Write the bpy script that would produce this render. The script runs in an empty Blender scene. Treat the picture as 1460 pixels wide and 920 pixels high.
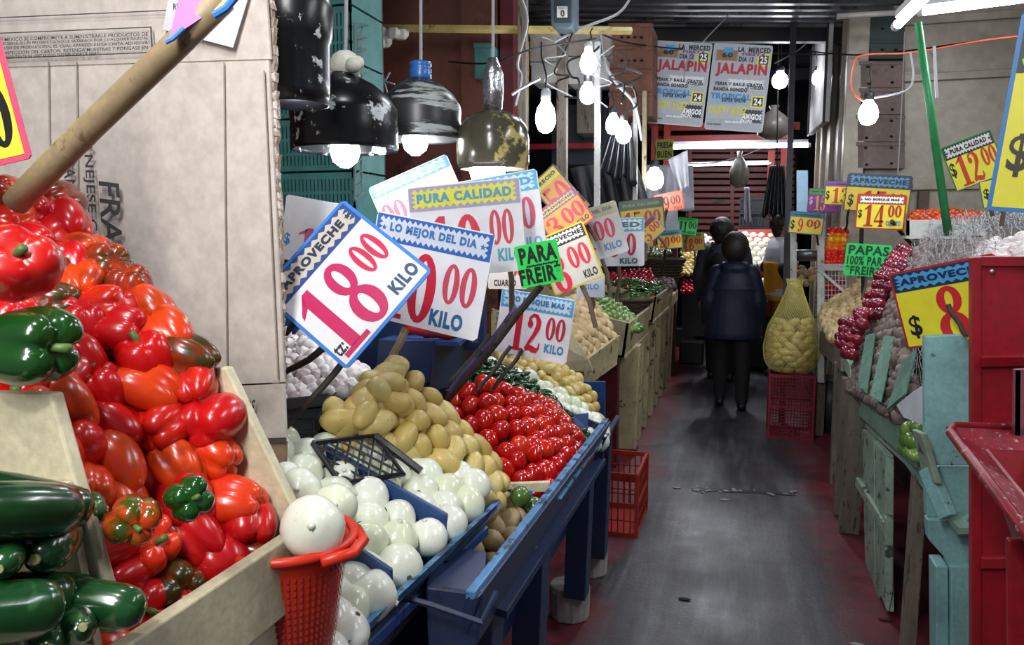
import bpy, bmesh, math, random
from mathutils import Vector, Matrix, noise
random.seed(7)
SC = bpy.context.scene
COL = SC.collection
# ---------------------------------------------------------------- camera, world, exposure
FPX, CAMZ = 1100.0, 1.6
YAW = math.atan(328/1100.0); PITCH = math.atan(127/math.hypot(1100, 328))
FW = Vector((-math.sin(YAW)*math.cos(PITCH), math.cos(YAW)*math.cos(PITCH), -math.sin(PITCH)))
RT = Vector((math.cos(YAW), math.sin(YAW), 0)); UP = RT.cross(FW)
CAM = Vector((0, 0, CAMZ))
cd = bpy.data.cameras.new('camera'); cam = bpy.data.objects.new('camera', cd); COL.objects.link(cam)
cd.sensor_width = 36; cd.lens = FPX*36/1460; cd.clip_start = .02; cd.clip_end = 60
cam.location = CAM; cam.rotation_euler = (math.pi/2-PITCH, 0, YAW)
SC.camera = cam
SC.view_settings.view_transform = 'Standard'; SC.view_settings.look = 'None'
SC.view_settings.gamma = 1; SC.view_settings.use_curve_mapping = False
SC.view_settings.exposure = 0.55
w = bpy.data.worlds.new('World'); SC.world = w; w.use_nodes = True
bg = w.node_tree.nodes['Background']; bg.inputs[0].default_value = (.62, .70, .85, 1); bg.inputs[1].default_value = .16
def area(name, loc, target, size, sizey, power, col=(1, .98, .95)):
    l = bpy.data.lights.new(name, 'AREA'); l.shape = 'RECTANGLE'; l.size = size; l.size_y = sizey; l.energy = power; l.color = col
    o = bpy.data.objects.new(name, l); COL.objects.link(o); o.location = loc
    d = Vector(target)-Vector(loc); o.rotation_euler = d.to_track_quat('-Z', 'Y').to_euler(); return o
def lamp(name, loc, power, r=.05, col=(1, .97, .93)):
    l = bpy.data.lights.new(name, 'POINT'); l.energy = power; l.shadow_soft_size = r; l.color = col
    o = bpy.data.objects.new(name, l); COL.objects.link(o); o.location = loc; return o
# lamps of the stalls that hang above and beside the frame, plus added fill lights
lamp('stall_lamp', (-.35, -.25, 2.5), 26, .05, (.95, .97, 1))
lamp('stall_lamp', (-.55, .45, 2.75), 16, .05, (.93, .96, 1))
lamp('stall_lamp', (-.75, 1.35, 2.95), 12, .05, (.93, .96, 1))
area('long_light', (-.5, -.3, 2.5), (-1.1, 1.4, 1.6), .12, 1.2, 19, (1, .98, .95))  # frontal fill added behind the viewer to brighten the carton
area('long_light', (1.3, 1.6, 2.9), (.9, 2.6, .8), .1, 1.2, 16, (.88, .94, 1))
area('long_light', (1.9, 4.4, 3.4), (1.2, 4.6, 1.0), .1, 1.2, 34, (.92, .96, 1))
area('long_light', (-.25, 9.9, 3.15), (-.2, 10.2, .5), .1, 1.0, 40, (.92, .96, 1))  # added fill for the far end of the aisle, hidden behind the posters
area('long_light', (.0, 5.2, 4.1), (.0, 5.3, 0), .1, 1.2, 30, (.9, .95, 1))
# ---------------------------------------------------------------- picking real points
def ray(x, y): return FW*FPX + RT*(x-730) - UP*(y-460)
def PY(x, y, Y): d = ray(x, y); return CAM + d*(Y/d.y)
def PX(x, y, X): d = ray(x, y); return CAM + d*(X/d.x)
def PZ(x, y, Z): d = ray(x, y); return CAM + d*((Z-CAMZ)/d.z)
def PW(x, y, W): return CAM + ray(x, y)*(W/FPX)
# ---------------------------------------------------------------- materials
MATS = {}
def hexc(h):
    h = h.lstrip('#'); c = [int(h[i:i+2], 16)/255 for i in (0, 2, 4)]
    return tuple(((v/12.92) if v <= .04045 else ((v+.055)/1.055)**2.4) for v in c)+(1,)
class NT:
    def __init__(s, name):
        s.m = bpy.data.materials.new(name); s.m.use_nodes = True; s.t = s.m.node_tree
        s.b = s.t.nodes['Principled BSDF']
    def n(s, typ, **kw):
        x = s.t.nodes.new(typ)
        for k, v in kw.items():
            if k.startswith('i_'): x.inputs[k[2:].replace('_', ' ')].default_value = v
            else: setattr(x, k, v)
        return x
    def l(s, a, b): s.t.links.new(a, b)
    def mix(s, fac, a, b, mode='MIX'):
        x = s.n('ShaderNodeMix', data_type='RGBA', blend_type=mode)
        for i, v in ((0, fac), (6, a), (7, b)):
            if hasattr(v, 'links') or hasattr(v, 'is_linked'): s.l(v, x.inputs[i])
            else: x.inputs[i].default_value = v
        return x.outputs[2]
    def ramp(s, fac, stops):
        r = s.n('ShaderNodeValToRGB'); s.l(fac, r.inputs[0]); e = r.color_ramp.elements
        e[0].position = stops[0][0]; e[0].color = stops[0][1]; e[1].position = stops[1][0]; e[1].color = stops[1][1]
        for p, c in stops[2:]:
            k = e.new(p); k.color = c
        return r.outputs[0]
    def coords(s, kind='Object', scale=None):
        t = s.n('ShaderNodeTexCoord'); o = t.outputs[kind]
        if scale:
            m = s.n('ShaderNodeMapping'); m.inputs['Scale'].default_value = scale; s.l(o, m.inputs[0]); o = m.outputs[0]
        return o
    def noise(s, vec, scale, detail=4, rough=.55):
        x = s.n('ShaderNodeTexNoise'); x.inputs['Scale'].default_value = scale; x.inputs['Detail'].default_value = detail
        x.inputs['Roughness'].default_value = rough
        if vec is not None: s.l(vec, x.inputs['Vector'])
        return x.outputs['Fac']
    def bump(s, h, strength, dist=.01):
        b = s.n('ShaderNodeBump'); b.inputs['Strength'].default_value = strength; b.inputs['Distance'].default_value = dist
        s.l(h, b.inputs['Height']); s.l(b.outputs[0], s.b.inputs['Normal'])
BW = ((.0, (0, 0, 0, 1)), (1., (1, 1, 1, 1)))
def paint(name, col, wear='#6b5a48', amt=.42, rough=.5, scale=9, bump=.25, stretch=(1, 1, 1), metal=0, dirt='#2b2622', dirtamt=.5):
    """painted surface: chips of bare stuff plus soft grime"""
    if name in MATS: return MATS[name]
    k = NT(name); c = k.coords('Object', stretch)
    n1 = k.noise(c, scale, 6, .65); n2 = k.noise(c, scale*.3, 5, .6); n3 = k.noise(c, scale*5, 4, .6)
    base = k.mix(k.ramp(n2, ((.35, (0, 0, 0, 1)), (.75, (dirtamt,)*3+(1,)))), hexc(col), hexc(dirt))
    chips = k.ramp(n1, ((1-amt, (0, 0, 0, 1)), (1-amt+.03, (1, 1, 1, 1))))
    base = k.mix(chips, base, hexc(wear))
    v = k.ramp(n3, ((.3, (.82, .82, .82, 1)), (.7, (1.08, 1.08, 1.08, 1))))
    base = k.mix(1.0, base, v, 'MULTIPLY'); k.l(base, k.b.inputs['Base Color'])
    k.b.inputs['Roughness'].default_value = rough; k.b.inputs['Metallic'].default_value = metal
    k.bump(n1, bump, .004); MATS[name] = k.m; return k.m
def plain(name, col, rough=.55, metal=0, var=.12, scale=14, bump=0, trans=0, alpha=1, spec=.5, emis=0):
    if name in MATS: return MATS[name]
    k = NT(name); c = k.coords('Object'); n = k.noise(c, scale, 4)
    v = k.ramp(n, ((.3, (1-var,)*3+(1,)), (.7, (1+var*.4,)*3+(1,))))
    k.l(k.mix(1.0, hexc(col), v, 'MULTIPLY'), k.b.inputs['Base Color'])
    k.b.inputs['Roughness'].default_value = rough; k.b.inputs['Metallic'].default_value = metal
    k.b.inputs['Specular IOR Level'].default_value = spec
    if trans: k.b.inputs['Transmission Weight'].default_value = trans
    if alpha < 1: k.b.inputs['Alpha'].default_value = alpha
    if bump: k.bump(n, bump, .006)
    MATS[name] = k.m; return k.m
def glow(name, col, strength):
    if name in MATS: return MATS[name]
    k = NT(name); k.b.inputs['Base Color'].default_value = hexc(col); k.b.inputs['Emission Color'].default_value = hexc(col)
    k.b.inputs['Emission Strength'].default_value = strength; MATS[name] = k.m; return k.m
def produce(name, stops, blot=None, blotpos=.6, blotw=.1, nscale=12, rough=.3, bump=.0, spec=.5, sss=.0, stretch=(1, 1, 1), coat=0, own=.25):
    """skin whose hue differs from piece to piece (Object Info random) and blotches over it"""
    k = NT(name); oi = k.n('ShaderNodeObjectInfo'); c = k.coords('Object', stretch)
    off = k.n('ShaderNodeVectorMath', operation='ADD'); k.l(c, off.inputs[0])
    m = k.n('ShaderNodeVectorMath', operation='SCALE'); m.inputs[0].default_value = (37, 91, 53); k.l(oi.outputs['Random'], m.inputs['Scale'])
    k.l(m.outputs[0], off.inputs[1]); c = off.outputs[0]
    n = k.noise(c, nscale, 4, .5)
    mm = k.n('ShaderNodeMath', operation='MULTIPLY_ADD'); k.l(n, mm.inputs[0]); mm.inputs[1].default_value = own*2; mm.inputs[2].default_value = -own
    ad = k.n('ShaderNodeMath', operation='ADD', use_clamp=True); k.l(oi.outputs['Random'], ad.inputs[0]); k.l(mm.outputs[0], ad.inputs[1])
    col = k.ramp(ad.outputs[0], [(p, hexc(h)) for p, h in stops])
    if blot:
        n2 = k.noise(c, nscale*.5, 3, .5); f = k.ramp(n2, ((blotpos, (0, 0, 0, 1)), (blotpos+blotw, (1, 1, 1, 1))))
        col = k.mix(f, col, hexc(blot))
    k.l(col, k.b.inputs['Base Color']); k.b.inputs['Roughness'].default_value = rough
    k.b.inputs['Specular IOR Level'].default_value = spec; k.b.inputs['Coat Weight'].default_value = coat; k.b.inputs['Coat Roughness'].default_value = .12
    if sss: k.b.inputs['Subsurface Weight'].default_value = sss; k.b.inputs['Subsurface Radius'].default_value = (.02, .01, .005)
    if bump: k.bump(k.noise(c, nscale*6, 3), bump, .003)
    MATS[name] = k.m; return k.m
# ---------------------------------------------------------------- mesh building
class MB:
    def __init__(s): s.v = []; s.f = []
    def add(s, vs, fs):
        b = len(s.v); s.v += [Vector(v) for v in vs]; s.f += [tuple(b+i for i in f) for f in fs]; return s
    def box(s, c, d, rot=None):
        x, y, z = d[0]/2, d[1]/2, d[2]/2; vs = [Vector((i, j, k)) for i in (-x, x) for j in (-y, y) for k in (-z, z)]
        if rot is not None: vs = [rot @ v for v in vs]
        return s.add([v+Vector(c) for v in vs], [(0, 1, 3, 2), (4, 6, 7, 5), (0, 4, 5, 1), (2, 3, 7, 6), (0, 2, 6, 4), (1, 5, 7, 3)])
    def span(s, a, b):
        a = Vector(a); b = Vector(b); return s.box((a+b)/2, [abs(b[i]-a[i]) for i in range(3)])
    def slab(s, poly, n, t):
        """prism: polygon given by points, thickness t along n (points are the front face)"""
        n = Vector(n).normalized()*t; k = len(poly); P = [Vector(p) for p in poly]
        return s.add(P+[p-n for p in P], [tuple(range(k)), tuple(range(2*k-1, k-1, -1))]+[(i, i+k, (i+1) % k+k, (i+1) % k) for i in range(k)])
    def beam(s, a, b, w, h, up=(0, 0, 1)):
        a = Vector(a); b = Vector(b); d = (b-a).normalized(); u = Vector(up)
        if abs(d.dot(u)) > .98: u = Vector((0, 1, 0))
        r = d.cross(u).normalized()*w/2; q = r.cross(d).normalized()*h/2
        return s.add([a-r-q, a+r-q, a+r+q, a-r+q, b-r-q, b+r-q, b+r+q, b-r+q], [(0, 3, 2, 1), (4, 5, 6, 7), (0, 1, 5, 4), (1, 2, 6, 5), (2, 3, 7, 6), (3, 0, 4, 7)])
    def tube(s, pts, r, seg=8, caps=True):
        pts = [Vector(p) for p in pts]; n = len(pts); rr = r if isinstance(r, (list, tuple)) else [r]*n; base = len(s.v); ref = None
        for i, p in enumerate(pts):
            d = (pts[min(i+1, n-1)]-pts[max(i-1, 0)]).normalized()
            if ref is None: ref = d.orthogonal().normalized()
            ref = (ref-d*ref.dot(d)); ref = ref.normalized() if ref.length > 1e-6 else d.orthogonal().normalized(); o = d.cross(ref)
            for k in range(seg):
                a = 2*math.pi*k/seg; s.v.append(p+(ref*math.cos(a)+o*math.sin(a))*rr[i])
        for i in range(n-1):
            for k in range(seg):
                a = base+i*seg+k; b = base+i*seg+(k+1) % seg; s.f.append((a, b, b+seg, a+seg))
        if caps: s.f.append(tuple(base+k for k in range(seg-1, -1, -1))); s.f.append(tuple(base+(n-1)*seg+k for k in range(seg)))
        return s
    def rings(s, rl, seg=16, caps=True, closed=True):
        """rl: list of lists of seg points"""
        base = len(s.v)
        for r in rl: s.v += [Vector(p) for p in r]
        for i in range(len(rl)-1):
            for k in range(seg if closed else seg-1):
                a = base+i*seg+k; b = base+i*seg+(k+1) % seg; s.f.append((a, b, b+seg, a+seg))
        if caps: s.f.append(tuple(base+k for k in range(seg-1, -1, -1))); s.f.append(tuple(base+(len(rl)-1)*seg+k for k in range(seg)))
        return s
    def lathe(s, prof, c=(0, 0, 0), seg=20, caps=True, wob=0, squash=1):
        c = Vector(c)
        return s.rings([[c+Vector((r*math.cos(2*math.pi*k/seg)*(1+wob*math.sin(3*k+z*40)), r*squash*math.sin(2*math.pi*k/seg)*(1+wob*math.sin(3*k+z*40)), z)) for k in range(seg)] for r, z in prof], seg, caps)
    def ell(s, c, r, seg=12, rg=8, rot=None):
        c = Vector(c); rl = []
        for i in range(1, rg):
            ph = math.pi*i/rg; L = []
            for k in range(seg):
                th = 2*math.pi*k/seg; v = Vector((r[0]*math.sin(ph)*math.cos(th), r[1]*math.sin(ph)*math.sin(th), -r[2]*math.cos(ph)))
                L.append(c+(rot @ v if rot is not None else v))
            rl.append(L)
        return s.rings(rl, seg)
    def mesh(s, name, mat, smooth=False):
        m = bpy.data.meshes.new(name); m.from_pydata([tuple(v) for v in s.v], [], s.f); m.validate()
        for a in (mat if isinstance(mat, (list, tuple)) else [mat]): m.materials.append(a)
        if smooth: m.polygons.foreach_set('use_smooth', [True]*len(m.polygons))
        m.update(); return m
def worg(o):
    v = Vector((0, 0, 0))
    while o: v += o.location; o = o.parent
    return v
def part(name, mb, mat, parent=None, smooth=False, bevel=0, label=None, kind=None):
    m = mb if isinstance(mb, bpy.types.Mesh) else mb.mesh(name, mat, smooth)
    o = bpy.data.objects.new(name, m); COL.objects.link(o)
    if parent is not None: o.parent = parent; o.location = -worg(parent)
    if bevel:
        b = o.modifiers.new('bevel', 'BEVEL'); b.width = bevel; b.segments = 2; b.limit_method = 'ANGLE'
    if label: o['label'] = label
    if kind: o['kind'] = kind
    return o
def tag(o, label, cat, group=None, kind=None):
    o['label'] = label; o['category'] = cat
    if group: o['group'] = group
    if kind: o['kind'] = kind
    return o
def thing(name, label, cat, loc=(0, 0, 0), group=None):
    o = bpy.data.objects.new(name, None); COL.objects.link(o); o.location = loc; o.empty_display_size = .05
    return tag(o, label, cat, group)
def solo(name, mb, mat, label, cat, group=None, smooth=False, bevel=0, kind=None):
    return tag(part(name, mb, mat, None, smooth, bevel), label, cat, group, kind)
def struct(name, mb, mat, parent=None, smooth=False, bevel=0):
    o = part(name, mb, mat, parent, smooth, bevel)
    if parent is None: o['kind'] = 'structure'
    return o
def copy_tree(o, parent=None):
    c = o.copy(); COL.objects.link(c)
    if parent: c.parent = parent
    for ch in o.children: copy_tree(ch, c)
    return c
# ---------------------------------------------------------------- lettering
_tc = {}
def text_mesh(s, bold=.0):
    k = (s, bold)
    if k not in _tc:
        c = bpy.data.curves.new('t', 'FONT'); c.body = s; c.resolution_u = 3; c.offset = bold; c.space_character = 1.0+bold*3
        o = bpy.data.objects.new('t', c); COL.objects.link(o); m = bpy.data.meshes.new_from_object(o)
        vs = [v.co.copy() for v in m.vertices]; fs = [tuple(p.vertices) for p in m.polygons]
        bpy.data.objects.remove(o); bpy.data.meshes.remove(m)
        x0 = min(v.x for v in vs); x1 = max(v.x for v in vs); y0 = min(v.y for v in vs); y1 = max(v.y for v in vs)
        _tc[k] = ([((v.x-x0)/(x1-x0), (v.y-y0)/(y1-y0)) for v in vs], fs)
    return _tc[k]
def put_text(mb, s, x0, y0, x1, y1, z, bold=.02, wave=0):
    vs, fs = text_mesh(s, bold)
    mb.add([(x0+a*(x1-x0), y0+b*(y1-y0)+wave*math.sin(a*math.pi), z) for a, b in vs], fs)
def ribbon(mb, pts, z, M):
    """pts: (x, y, width) centre line"""
    n = len(pts); L = []; R = []
    for i, (x, y, wd) in enumerate(pts):
        a = pts[max(i-1, 0)]; b = pts[min(i+1, n-1)]; d = Vector((b[0]-a[0], b[1]-a[1])); d = d.normalized() if d.length else Vector((1, 0))
        nx, ny = -d.y*wd/2, d.x*wd/2; L.append(M(x+nx, y+ny, z)); R.append(M(x-nx, y-ny, z))
    mb.add(L+R, [(i, i+n, i+n+1, i+1) for i in range(n-1)])
def arc(cx, cy, rx, ry, a0, a1, w0, w1, n=10, w2=None):
    out = []
    for i in range(n+1):
        t = i/n; a = math.radians(a0+(a1-a0)*t); wd = abs(math.cos(a)); wd = w0+(w1-w0)*wd
        out.append((cx+rx*math.cos(a), cy+ry*math.sin(a), wd))
    return out
def ring(mb, cx, cy, rx, ry, ix, iy, z, M, n=22):
    vs = []; fs = []
    for k in range(n):
        a = 2*math.pi*k/n; vs.append(M(cx+rx*math.cos(a), cy+ry*math.sin(a), z)); vs.append(M(cx+ix*math.cos(a), cy+iy*math.sin(a), z))
    for k in range(n):
        a = 2*k; b = 2*((k+1) % n); fs.append((a, b, b+1, a+1))
    mb.add(vs, fs)
def disc(mb, cx, cy, r, z, M, n=12): mb.add([M(cx+r*math.cos(2*math.pi*k/n), cy+r*math.sin(2*math.pi*k/n), z) for k in range(n)], [tuple(range(n))])
def digit(mb, ch, x0, y0, w_, h_, z):
    """heavy slab-serif numerals drawn by hand, unit box .56 x 1"""
    M = lambda x, y, zz: (x0+x/.56*w_, y0+y*h_, zz)
    q = lambda P: mb.add([M(a, b, z) for a, b in P], [tuple(range(len(P)))])
    e = z
    if ch == '0': ring(mb, .28, .5, .28, .5, .085, .40, e, M)
    elif ch == '1':
        q([(.18, .06), (.40, .06), (.40, 1), (.27, 1), (.18, .9)]); q([(.02, 0), (.55, 0), (.55, .07), (.02, .07)]); q([(.27, 1), (.18, .82), (.0, .74), (.02, .8)])
    elif ch == '8': ring(mb, .28, .75, .23, .25, .075, .16, e, M); ring(mb, .28, .27, .28, .27, .09, .18, z-.0002, M)
    elif ch == '9':
        ring(mb, .27, .69, .26, .31, .10, .23, e, M); ribbon(mb, [(.46, .7, .17), (.46, .5, .17), (.42, .3, .15), (.33, .13, .1), (.2, .05, .08), (.12, .1, .08)], z-.0002, M); disc(mb, .13, .15, .085, z+.0002, M)
    elif ch == '2':
        disc(mb, .12, .72, .1, z+.0002, M); ribbon(mb, [(.05, .74, .05), (.09, .87, .08), (.2, .95, .08), (.33, .93, .12), (.42, .8, .18), (.41, .65, .18), (.3, .45, .13), (.14, .24, .1), (.05, .06, .1)], e, M)
        ribbon(mb, [(.02, .07, .12), (.15, .13, .15), (.3, .09, .17), (.44, .07, .14), (.52, .14, .08), (.53, .27, .05)], z-.0002, M)
    elif ch == '3':
        disc(mb, .12, .8, .08, z+.0002, M); ribbon(mb, [(.07, .82, .05), (.14, .94, .07), (.28, .96, .08), (.4, .88, .14), (.42, .75, .17), (.36, .62, .12), (.22, .54, .07)], e, M)
        ribbon(mb, [(.2, .54, .07), (.36, .5, .12), (.44, .37, .18), (.44, .22, .18), (.34, .07, .11), (.2, .03, .07), (.08, .1, .06)], z-.0002, M); disc(mb, .1, .18, .09, z+.0002, M)
    elif ch == '4':
        q([(.26, 0), (.54, 0), (.54, .06), (.26, .06)]); q([(.32, 0), (.48, 0), (.48, 1), (.4, 1), (.32, .86)]); q([(.0, .2), (.56, .2), (.56, .29), (.0, .29)]); q([(.0, .27), (.08, .27), (.44, .98), (.36, 1)])
    elif ch == '5':
        q([(.08, .86), (.5, .9), (.46, 1), (.08, 1)]); q([(.08, .5), (.15, .5), (.15, 1), (.08, 1)]); ribbon(mb, [(.1, .52, .05), (.22, .6, .08), (.36, .57, .13), (.44, .42, .18), (.43, .22, .18), (.33, .07, .11), (.2, .03, .07), (.08, .1, .06)], e, M); disc(mb, .1, .18, .09, z+.0002, M)
    elif ch == '7': q([(.03, .82), (.53, .86), (.53, 1), (.03, 1)]); q([(.5, .9), (.36, .9), (.12, 0), (.32, 0)])
def price(mb, s, x0, y0, x1, y1, z):
    n = len(s); w_ = (x1-x0)/n
    for i, c in enumerate(s): digit(mb, c, x0+i*w_+w_*.03, y0, w_*.94, (y1-y0), z)
def zig(x0, y0, x1, y1, z, n=12, amp=.1, m=3):
    """rectangle with saw edges"""
    h = (y1-y0)*amp; dx = (x1-x0)/n; P = []
    for i in range(n): P += [(x0+i*dx, y0+h, z), (x0+(i+.5)*dx, y0, z)]
    P.append((x1, y0+h, z)); dy = (y1-y0-2*h)/m
    for j in range(m): P += [(x1-dx*.6, y0+h+(j+.5)*dy, z), (x1, y0+h+(j+1)*dy, z)]
    for i in range(n): P += [(x1-(i+.5)*dx, y1, z), (x1-(i+1)*dx, y1-h, z)]
    for j in range(m): P += [(x0+dx*.6, y1-h-(j+.5)*dy, z)]+([(x0, y1-h-(j+1)*dy, z)] if j < m-1 else [])
    return P
def pm(c): return plain('print_'+c.strip('#'), c, .45, var=.07, scale=25)
WOODS = paint('stick_wood', '#6d5a48', '#3a2c22', .40, .75, 30, .4)
def sign(label, TL, TR, BL, card='#e9e8ea', border=None, head=None, num=None, ncol='#d3213a', cents='00', ccol=None, unit=None, ucol='#3b7fae', dollar=None,
         sticks=(), bw=.02, hh=.25, nbox=None, cbox=None, ubox=None, lines=None, dbox=None, stickmat=None, sr=.009, edge=.0, name='price_sign', star=True, cat='sign', hollow=True, group=None, auto=True, tb=.03):
    a, b, c = PY(*TL), PY(*TR), PY(*BL)
    u = b-a; W = u.length; u.normalize(); v = (a-c); v -= u*v.dot(u); H = v.length; v.normalize(); n = u.cross(v)
    Mx = Matrix(((u.x, v.x, n.x, c.x), (u.y, v.y, n.y, c.y), (u.z, v.z, n.z, c.z), (0, 0, 0, 1)))
    s = bpy.data.objects.new(name, None); COL.objects.link(s); s.matrix_world = Mx; s.empty_display_size = .05; tag(s, label, cat, group)
    e = max(.0007, .00035*TL[2]); k = W*.02
    def pt(nm, mb, mat, lab=None):
        o = bpy.data.objects.new(nm, mb.mesh(nm, mat)); COL.objects.link(o); o.parent = s
        if lab: o['label'] = lab
        return o
    cr = W*.03; poly = [(cr, 0), (W-cr, 0), (W, cr), (W, H-cr), (W-cr, H), (cr, H), (0, H-cr), (0, cr)]
    pt('card', MB().slab([(x, y, 0) for x, y in poly], (0, 0, 1), .003), pm(border or card))
    z = 0
    if border:
        z += e; B = bw*W*1.6; pt('face', MB().add([(B, B, z), (W-B, B, z), (W-B, H-B, z), (B, H-B, z)], [(0, 1, 2, 3)]), pm(card))
    else: B = W*.01
    if head:
        hb, hp, ht, txt = head; y0 = H*(1-hh); z1 = z+e
        pt('header_band', MB().add([(B, y0, z1), (W-B, y0, z1), (W-B, H-B, z1), (B, H-B, z1)], [(0, 1, 2, 3)]), pm(hb))
        z2 = z1+e; m = B+W*.025
        if hp:
            P = zig(m, y0+H*hh*.08, W-m, H-B-H*hh*.06, z2, n=max(10, int(len(txt)*1.3)), amp=.17); pt('header_patch', MB().add(P, [tuple(range(len(P)))]), pm(hp))
        mb = MB(); th = H*hh; put_text(mb, txt, W*(.12 if star else .07)+B, y0+th*.30, W*(.88 if star else .93)-B, H-B-th*.26, z2+e, .06, wave=0)
        if star:
            for cx in (W*.075+B*.5, W*.925-B*.5):
                cy = y0+(H-B-y0)/2; r = th*.12; P = [(cx+(r if i % 2 == 0 else r*.42)*math.sin(i*math.pi/5), cy+(r if i % 2 == 0 else r*.42)*math.cos(i*math.pi/5), z2+e) for i in range(10)]; mb.add(P, [tuple(range(9, -1, -1))])
        pt('header_lettering', mb, pm(ht))
    f = lambda bx: (bx[0]*W, bx[1]*H, bx[2]*W, bx[3]*H)
    if num: mb = MB(); price(mb, num, *f(nbox or (.12, .06, .62, .68)), z+e); pt('price_numerals', mb, pm(ncol))
    if cents: mb = MB(); price(mb, cents, *f(cbox or (.66, .32, .94, .66)), z+e); pt('cents_numerals', mb, pm(ccol or ncol))
    if unit: mb = MB(); put_text(mb, unit, *f(ubox or (.66, .10, .93, .22)), z+e, .05); pt('unit_lettering', mb, pm(ucol))
    if dollar: mb = MB(); put_text(mb, '$', *f(dbox or (.03, .2, .13, .45)), z+e, .02); pt('dollar_mark', mb, pm(dollar))
    if lines:
        for nm, items in lines:
            mb = MB()
            for t, bx in items: put_text(mb, t, *f(bx), z+e, tb)
            pt('lettering', mb, pm(nm))
    inv = Mx.inverted()
    if not sticks and auto: pt('stick', MB().tube([(W*.5, H*.4, -.012), (W*.5+.01, -H*.3, -.012), (W*.48, -H*.75, -.014)], sr, 6), stickmat or WOODS)
    for st in sticks:
        A = inv @ PY(*st[0]); Bp = inv @ PY(*st[1]); d = (Bp-A)
        pts = [A+d*t+Vector((math.sin(t*9+A.x*50), math.cos(t*7), 0))*.003 for t in (0, .2, .4, .6, .8, 1)]
        o = pt('stick', MB().tube(pts, [sr*(1.0-.15*i/5) for i in range(6)], 8), st[2] if len(st) > 2 else (stickmat or WOODS))
    return s
# ---------------------------------------------------------------- structure
def floor_mat():
    k = NT('floor_concrete'); c = k.coords('Object'); n1 = k.noise(c, 1.3, 6, .65); n2 = k.noise(c, 9, 5, .6); n3 = k.noise(c, 60, 3, .6)
    st = k.coords('Object', (6, .5, 1)); n4 = k.noise(st, 2.2, 5, .65)
    sx = k.n('ShaderNodeSeparateXYZ'); k.l(c, sx.inputs[0])
    base = k.ramp(n4, ((.25, hexc('#1f1e22')), (.5, hexc('#38373c')), (.75, hexc('#5c5d63'))))
    base = k.mix(k.ramp(n2, ((.4, (0, 0, 0, 1)), (.75, (.5, .5, .5, 1)))), base, hexc('#26262b'))
    # red paint along both rows of stalls, worn off where people walk
    def near(x0, wd):
        a = k.n('ShaderNodeMath', operation='SUBTRACT'); k.l(sx.outputs[0], a.inputs[0]); a.inputs[1].default_value = x0
        b = k.n('ShaderNodeMath', operation='ABSOLUTE'); k.l(a.outputs[0], b.inputs[0])
        d = k.n('ShaderNodeMath', operation='DIVIDE'); k.l(b.outputs[0], d.inputs[0]); d.inputs[1].default_value = wd; return d.outputs[0]
    d = near(-.06, .62)
    ad = k.n('ShaderNodeMath', operation='ADD'); k.l(d, ad.inputs[0]); k.l(n1, ad.inputs[1])
    ad2 = k.n('ShaderNodeMath', operation='MULTIPLY_ADD'); k.l(n2, ad2.inputs[0]); ad2.inputs[1].default_value = .35; k.l(ad.outputs[0], ad2.inputs[2])
    red = k.mix(k.ramp(n2, ((.35, (0, 0, 0, 1)), (.7, (1, 1, 1, 1)))), hexc('#6e1e2a'), hexc('#4a1820'))
    base = k.mix(k.ramp(ad2.outputs[0], ((.0, (0, 0, 0, 1)), (.86, (.04, .04, .04, 1)), (1., (.12, .12, .12, 1)))), base, red) if False else base
    thr = k.n('ShaderNodeMapRange'); k.l(ad2.outputs[0], thr.inputs[0]); thr.inputs[1].default_value = 1.38; thr.inputs[2].default_value = 1.62; thr.inputs[4].default_value = .9
    base = k.mix(thr.outputs[0], base, red)
    base = k.mix(k.ramp(n3, ((.66, (0, 0, 0, 1)), (.74, (.35, .35, .35, 1)))), base, hexc('#8a8a88'))
    k.l(base, k.b.inputs['Base Color'])
    k.l(k.ramp(n1, ((.3, (.28, .28, .28, 1)), (.7, (.6, .6, .6, 1)))), k.b.inputs['Roughness'])
    h = k.mix(.4, n2, n3); k.bump(h, .35, .01); return k.m
struct('floor', MB().span((-5, -1, -.1), (5, 16.5, 0)), floor_mat())
ROOF = paint('roof_metal', '#8f9297', '#55585c', .44, .38, 3, .3, (.5, 3, 1), .35)
DARK = paint('dark_steel', '#24252a', '#3c3a3a', .35, .55, 8, .2)
CREAM = paint('cream_paint', '#d9cfae', '#5f5240', .33, .5, 16, .35)
CREAM2 = paint('old_cream_paint', '#b9ab84', '#53452f', .4, .55, 14, .4)
BLUE = paint('blue_paint', '#28508c', '#232c3d', .36, .4, 14, .3)
DBLUE = paint('dark_blue_paint', '#1c2f58', '#191d2c', .36, .42, 10, .3)
LBLUE = paint('light_blue_paint', '#5a95c8', '#2c3c52', .46, .4, 20, .35)
TURQ = paint('turquoise_paint', '#86b8b8', '#3b4a48', .34, .5, 15, .35)
MINT = paint('mint_paint', '#7fa392', '#3c4741', .38, .5, 15, .4)
RED = paint('red_paint', '#9b1524', '#3a1216', .33, .32, 8, .2)
MAROON = paint('maroon_paint', '#5c1420', '#2a1216', .36, .45, 8, .25)
BEIGE = paint('beige_sheet', '#a89f8e', '#77705f', .33, .42, 2.5, .15, (1, 1, 1), .15, '#4a4438', .45)
BROWNW = paint('brown_wall_paint', '#6e3a2c', '#4a2820', .38, .6, 5, .25)
WHITEP = paint('white_paint', '#cfcfca', '#7d7a70', .36, .45, 12, .25)
GREYW = paint('grey_wood', '#7a7063', '#3d342a', .42, .7, 24, .4, (3, 3, .4))
BLK = plain('black_plastic', '#16171b', .35, var=.2)
struct('ceiling', MB().span((-5, -1, 4.6), (5, 16.5, 4.7)), ROOF)
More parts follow.
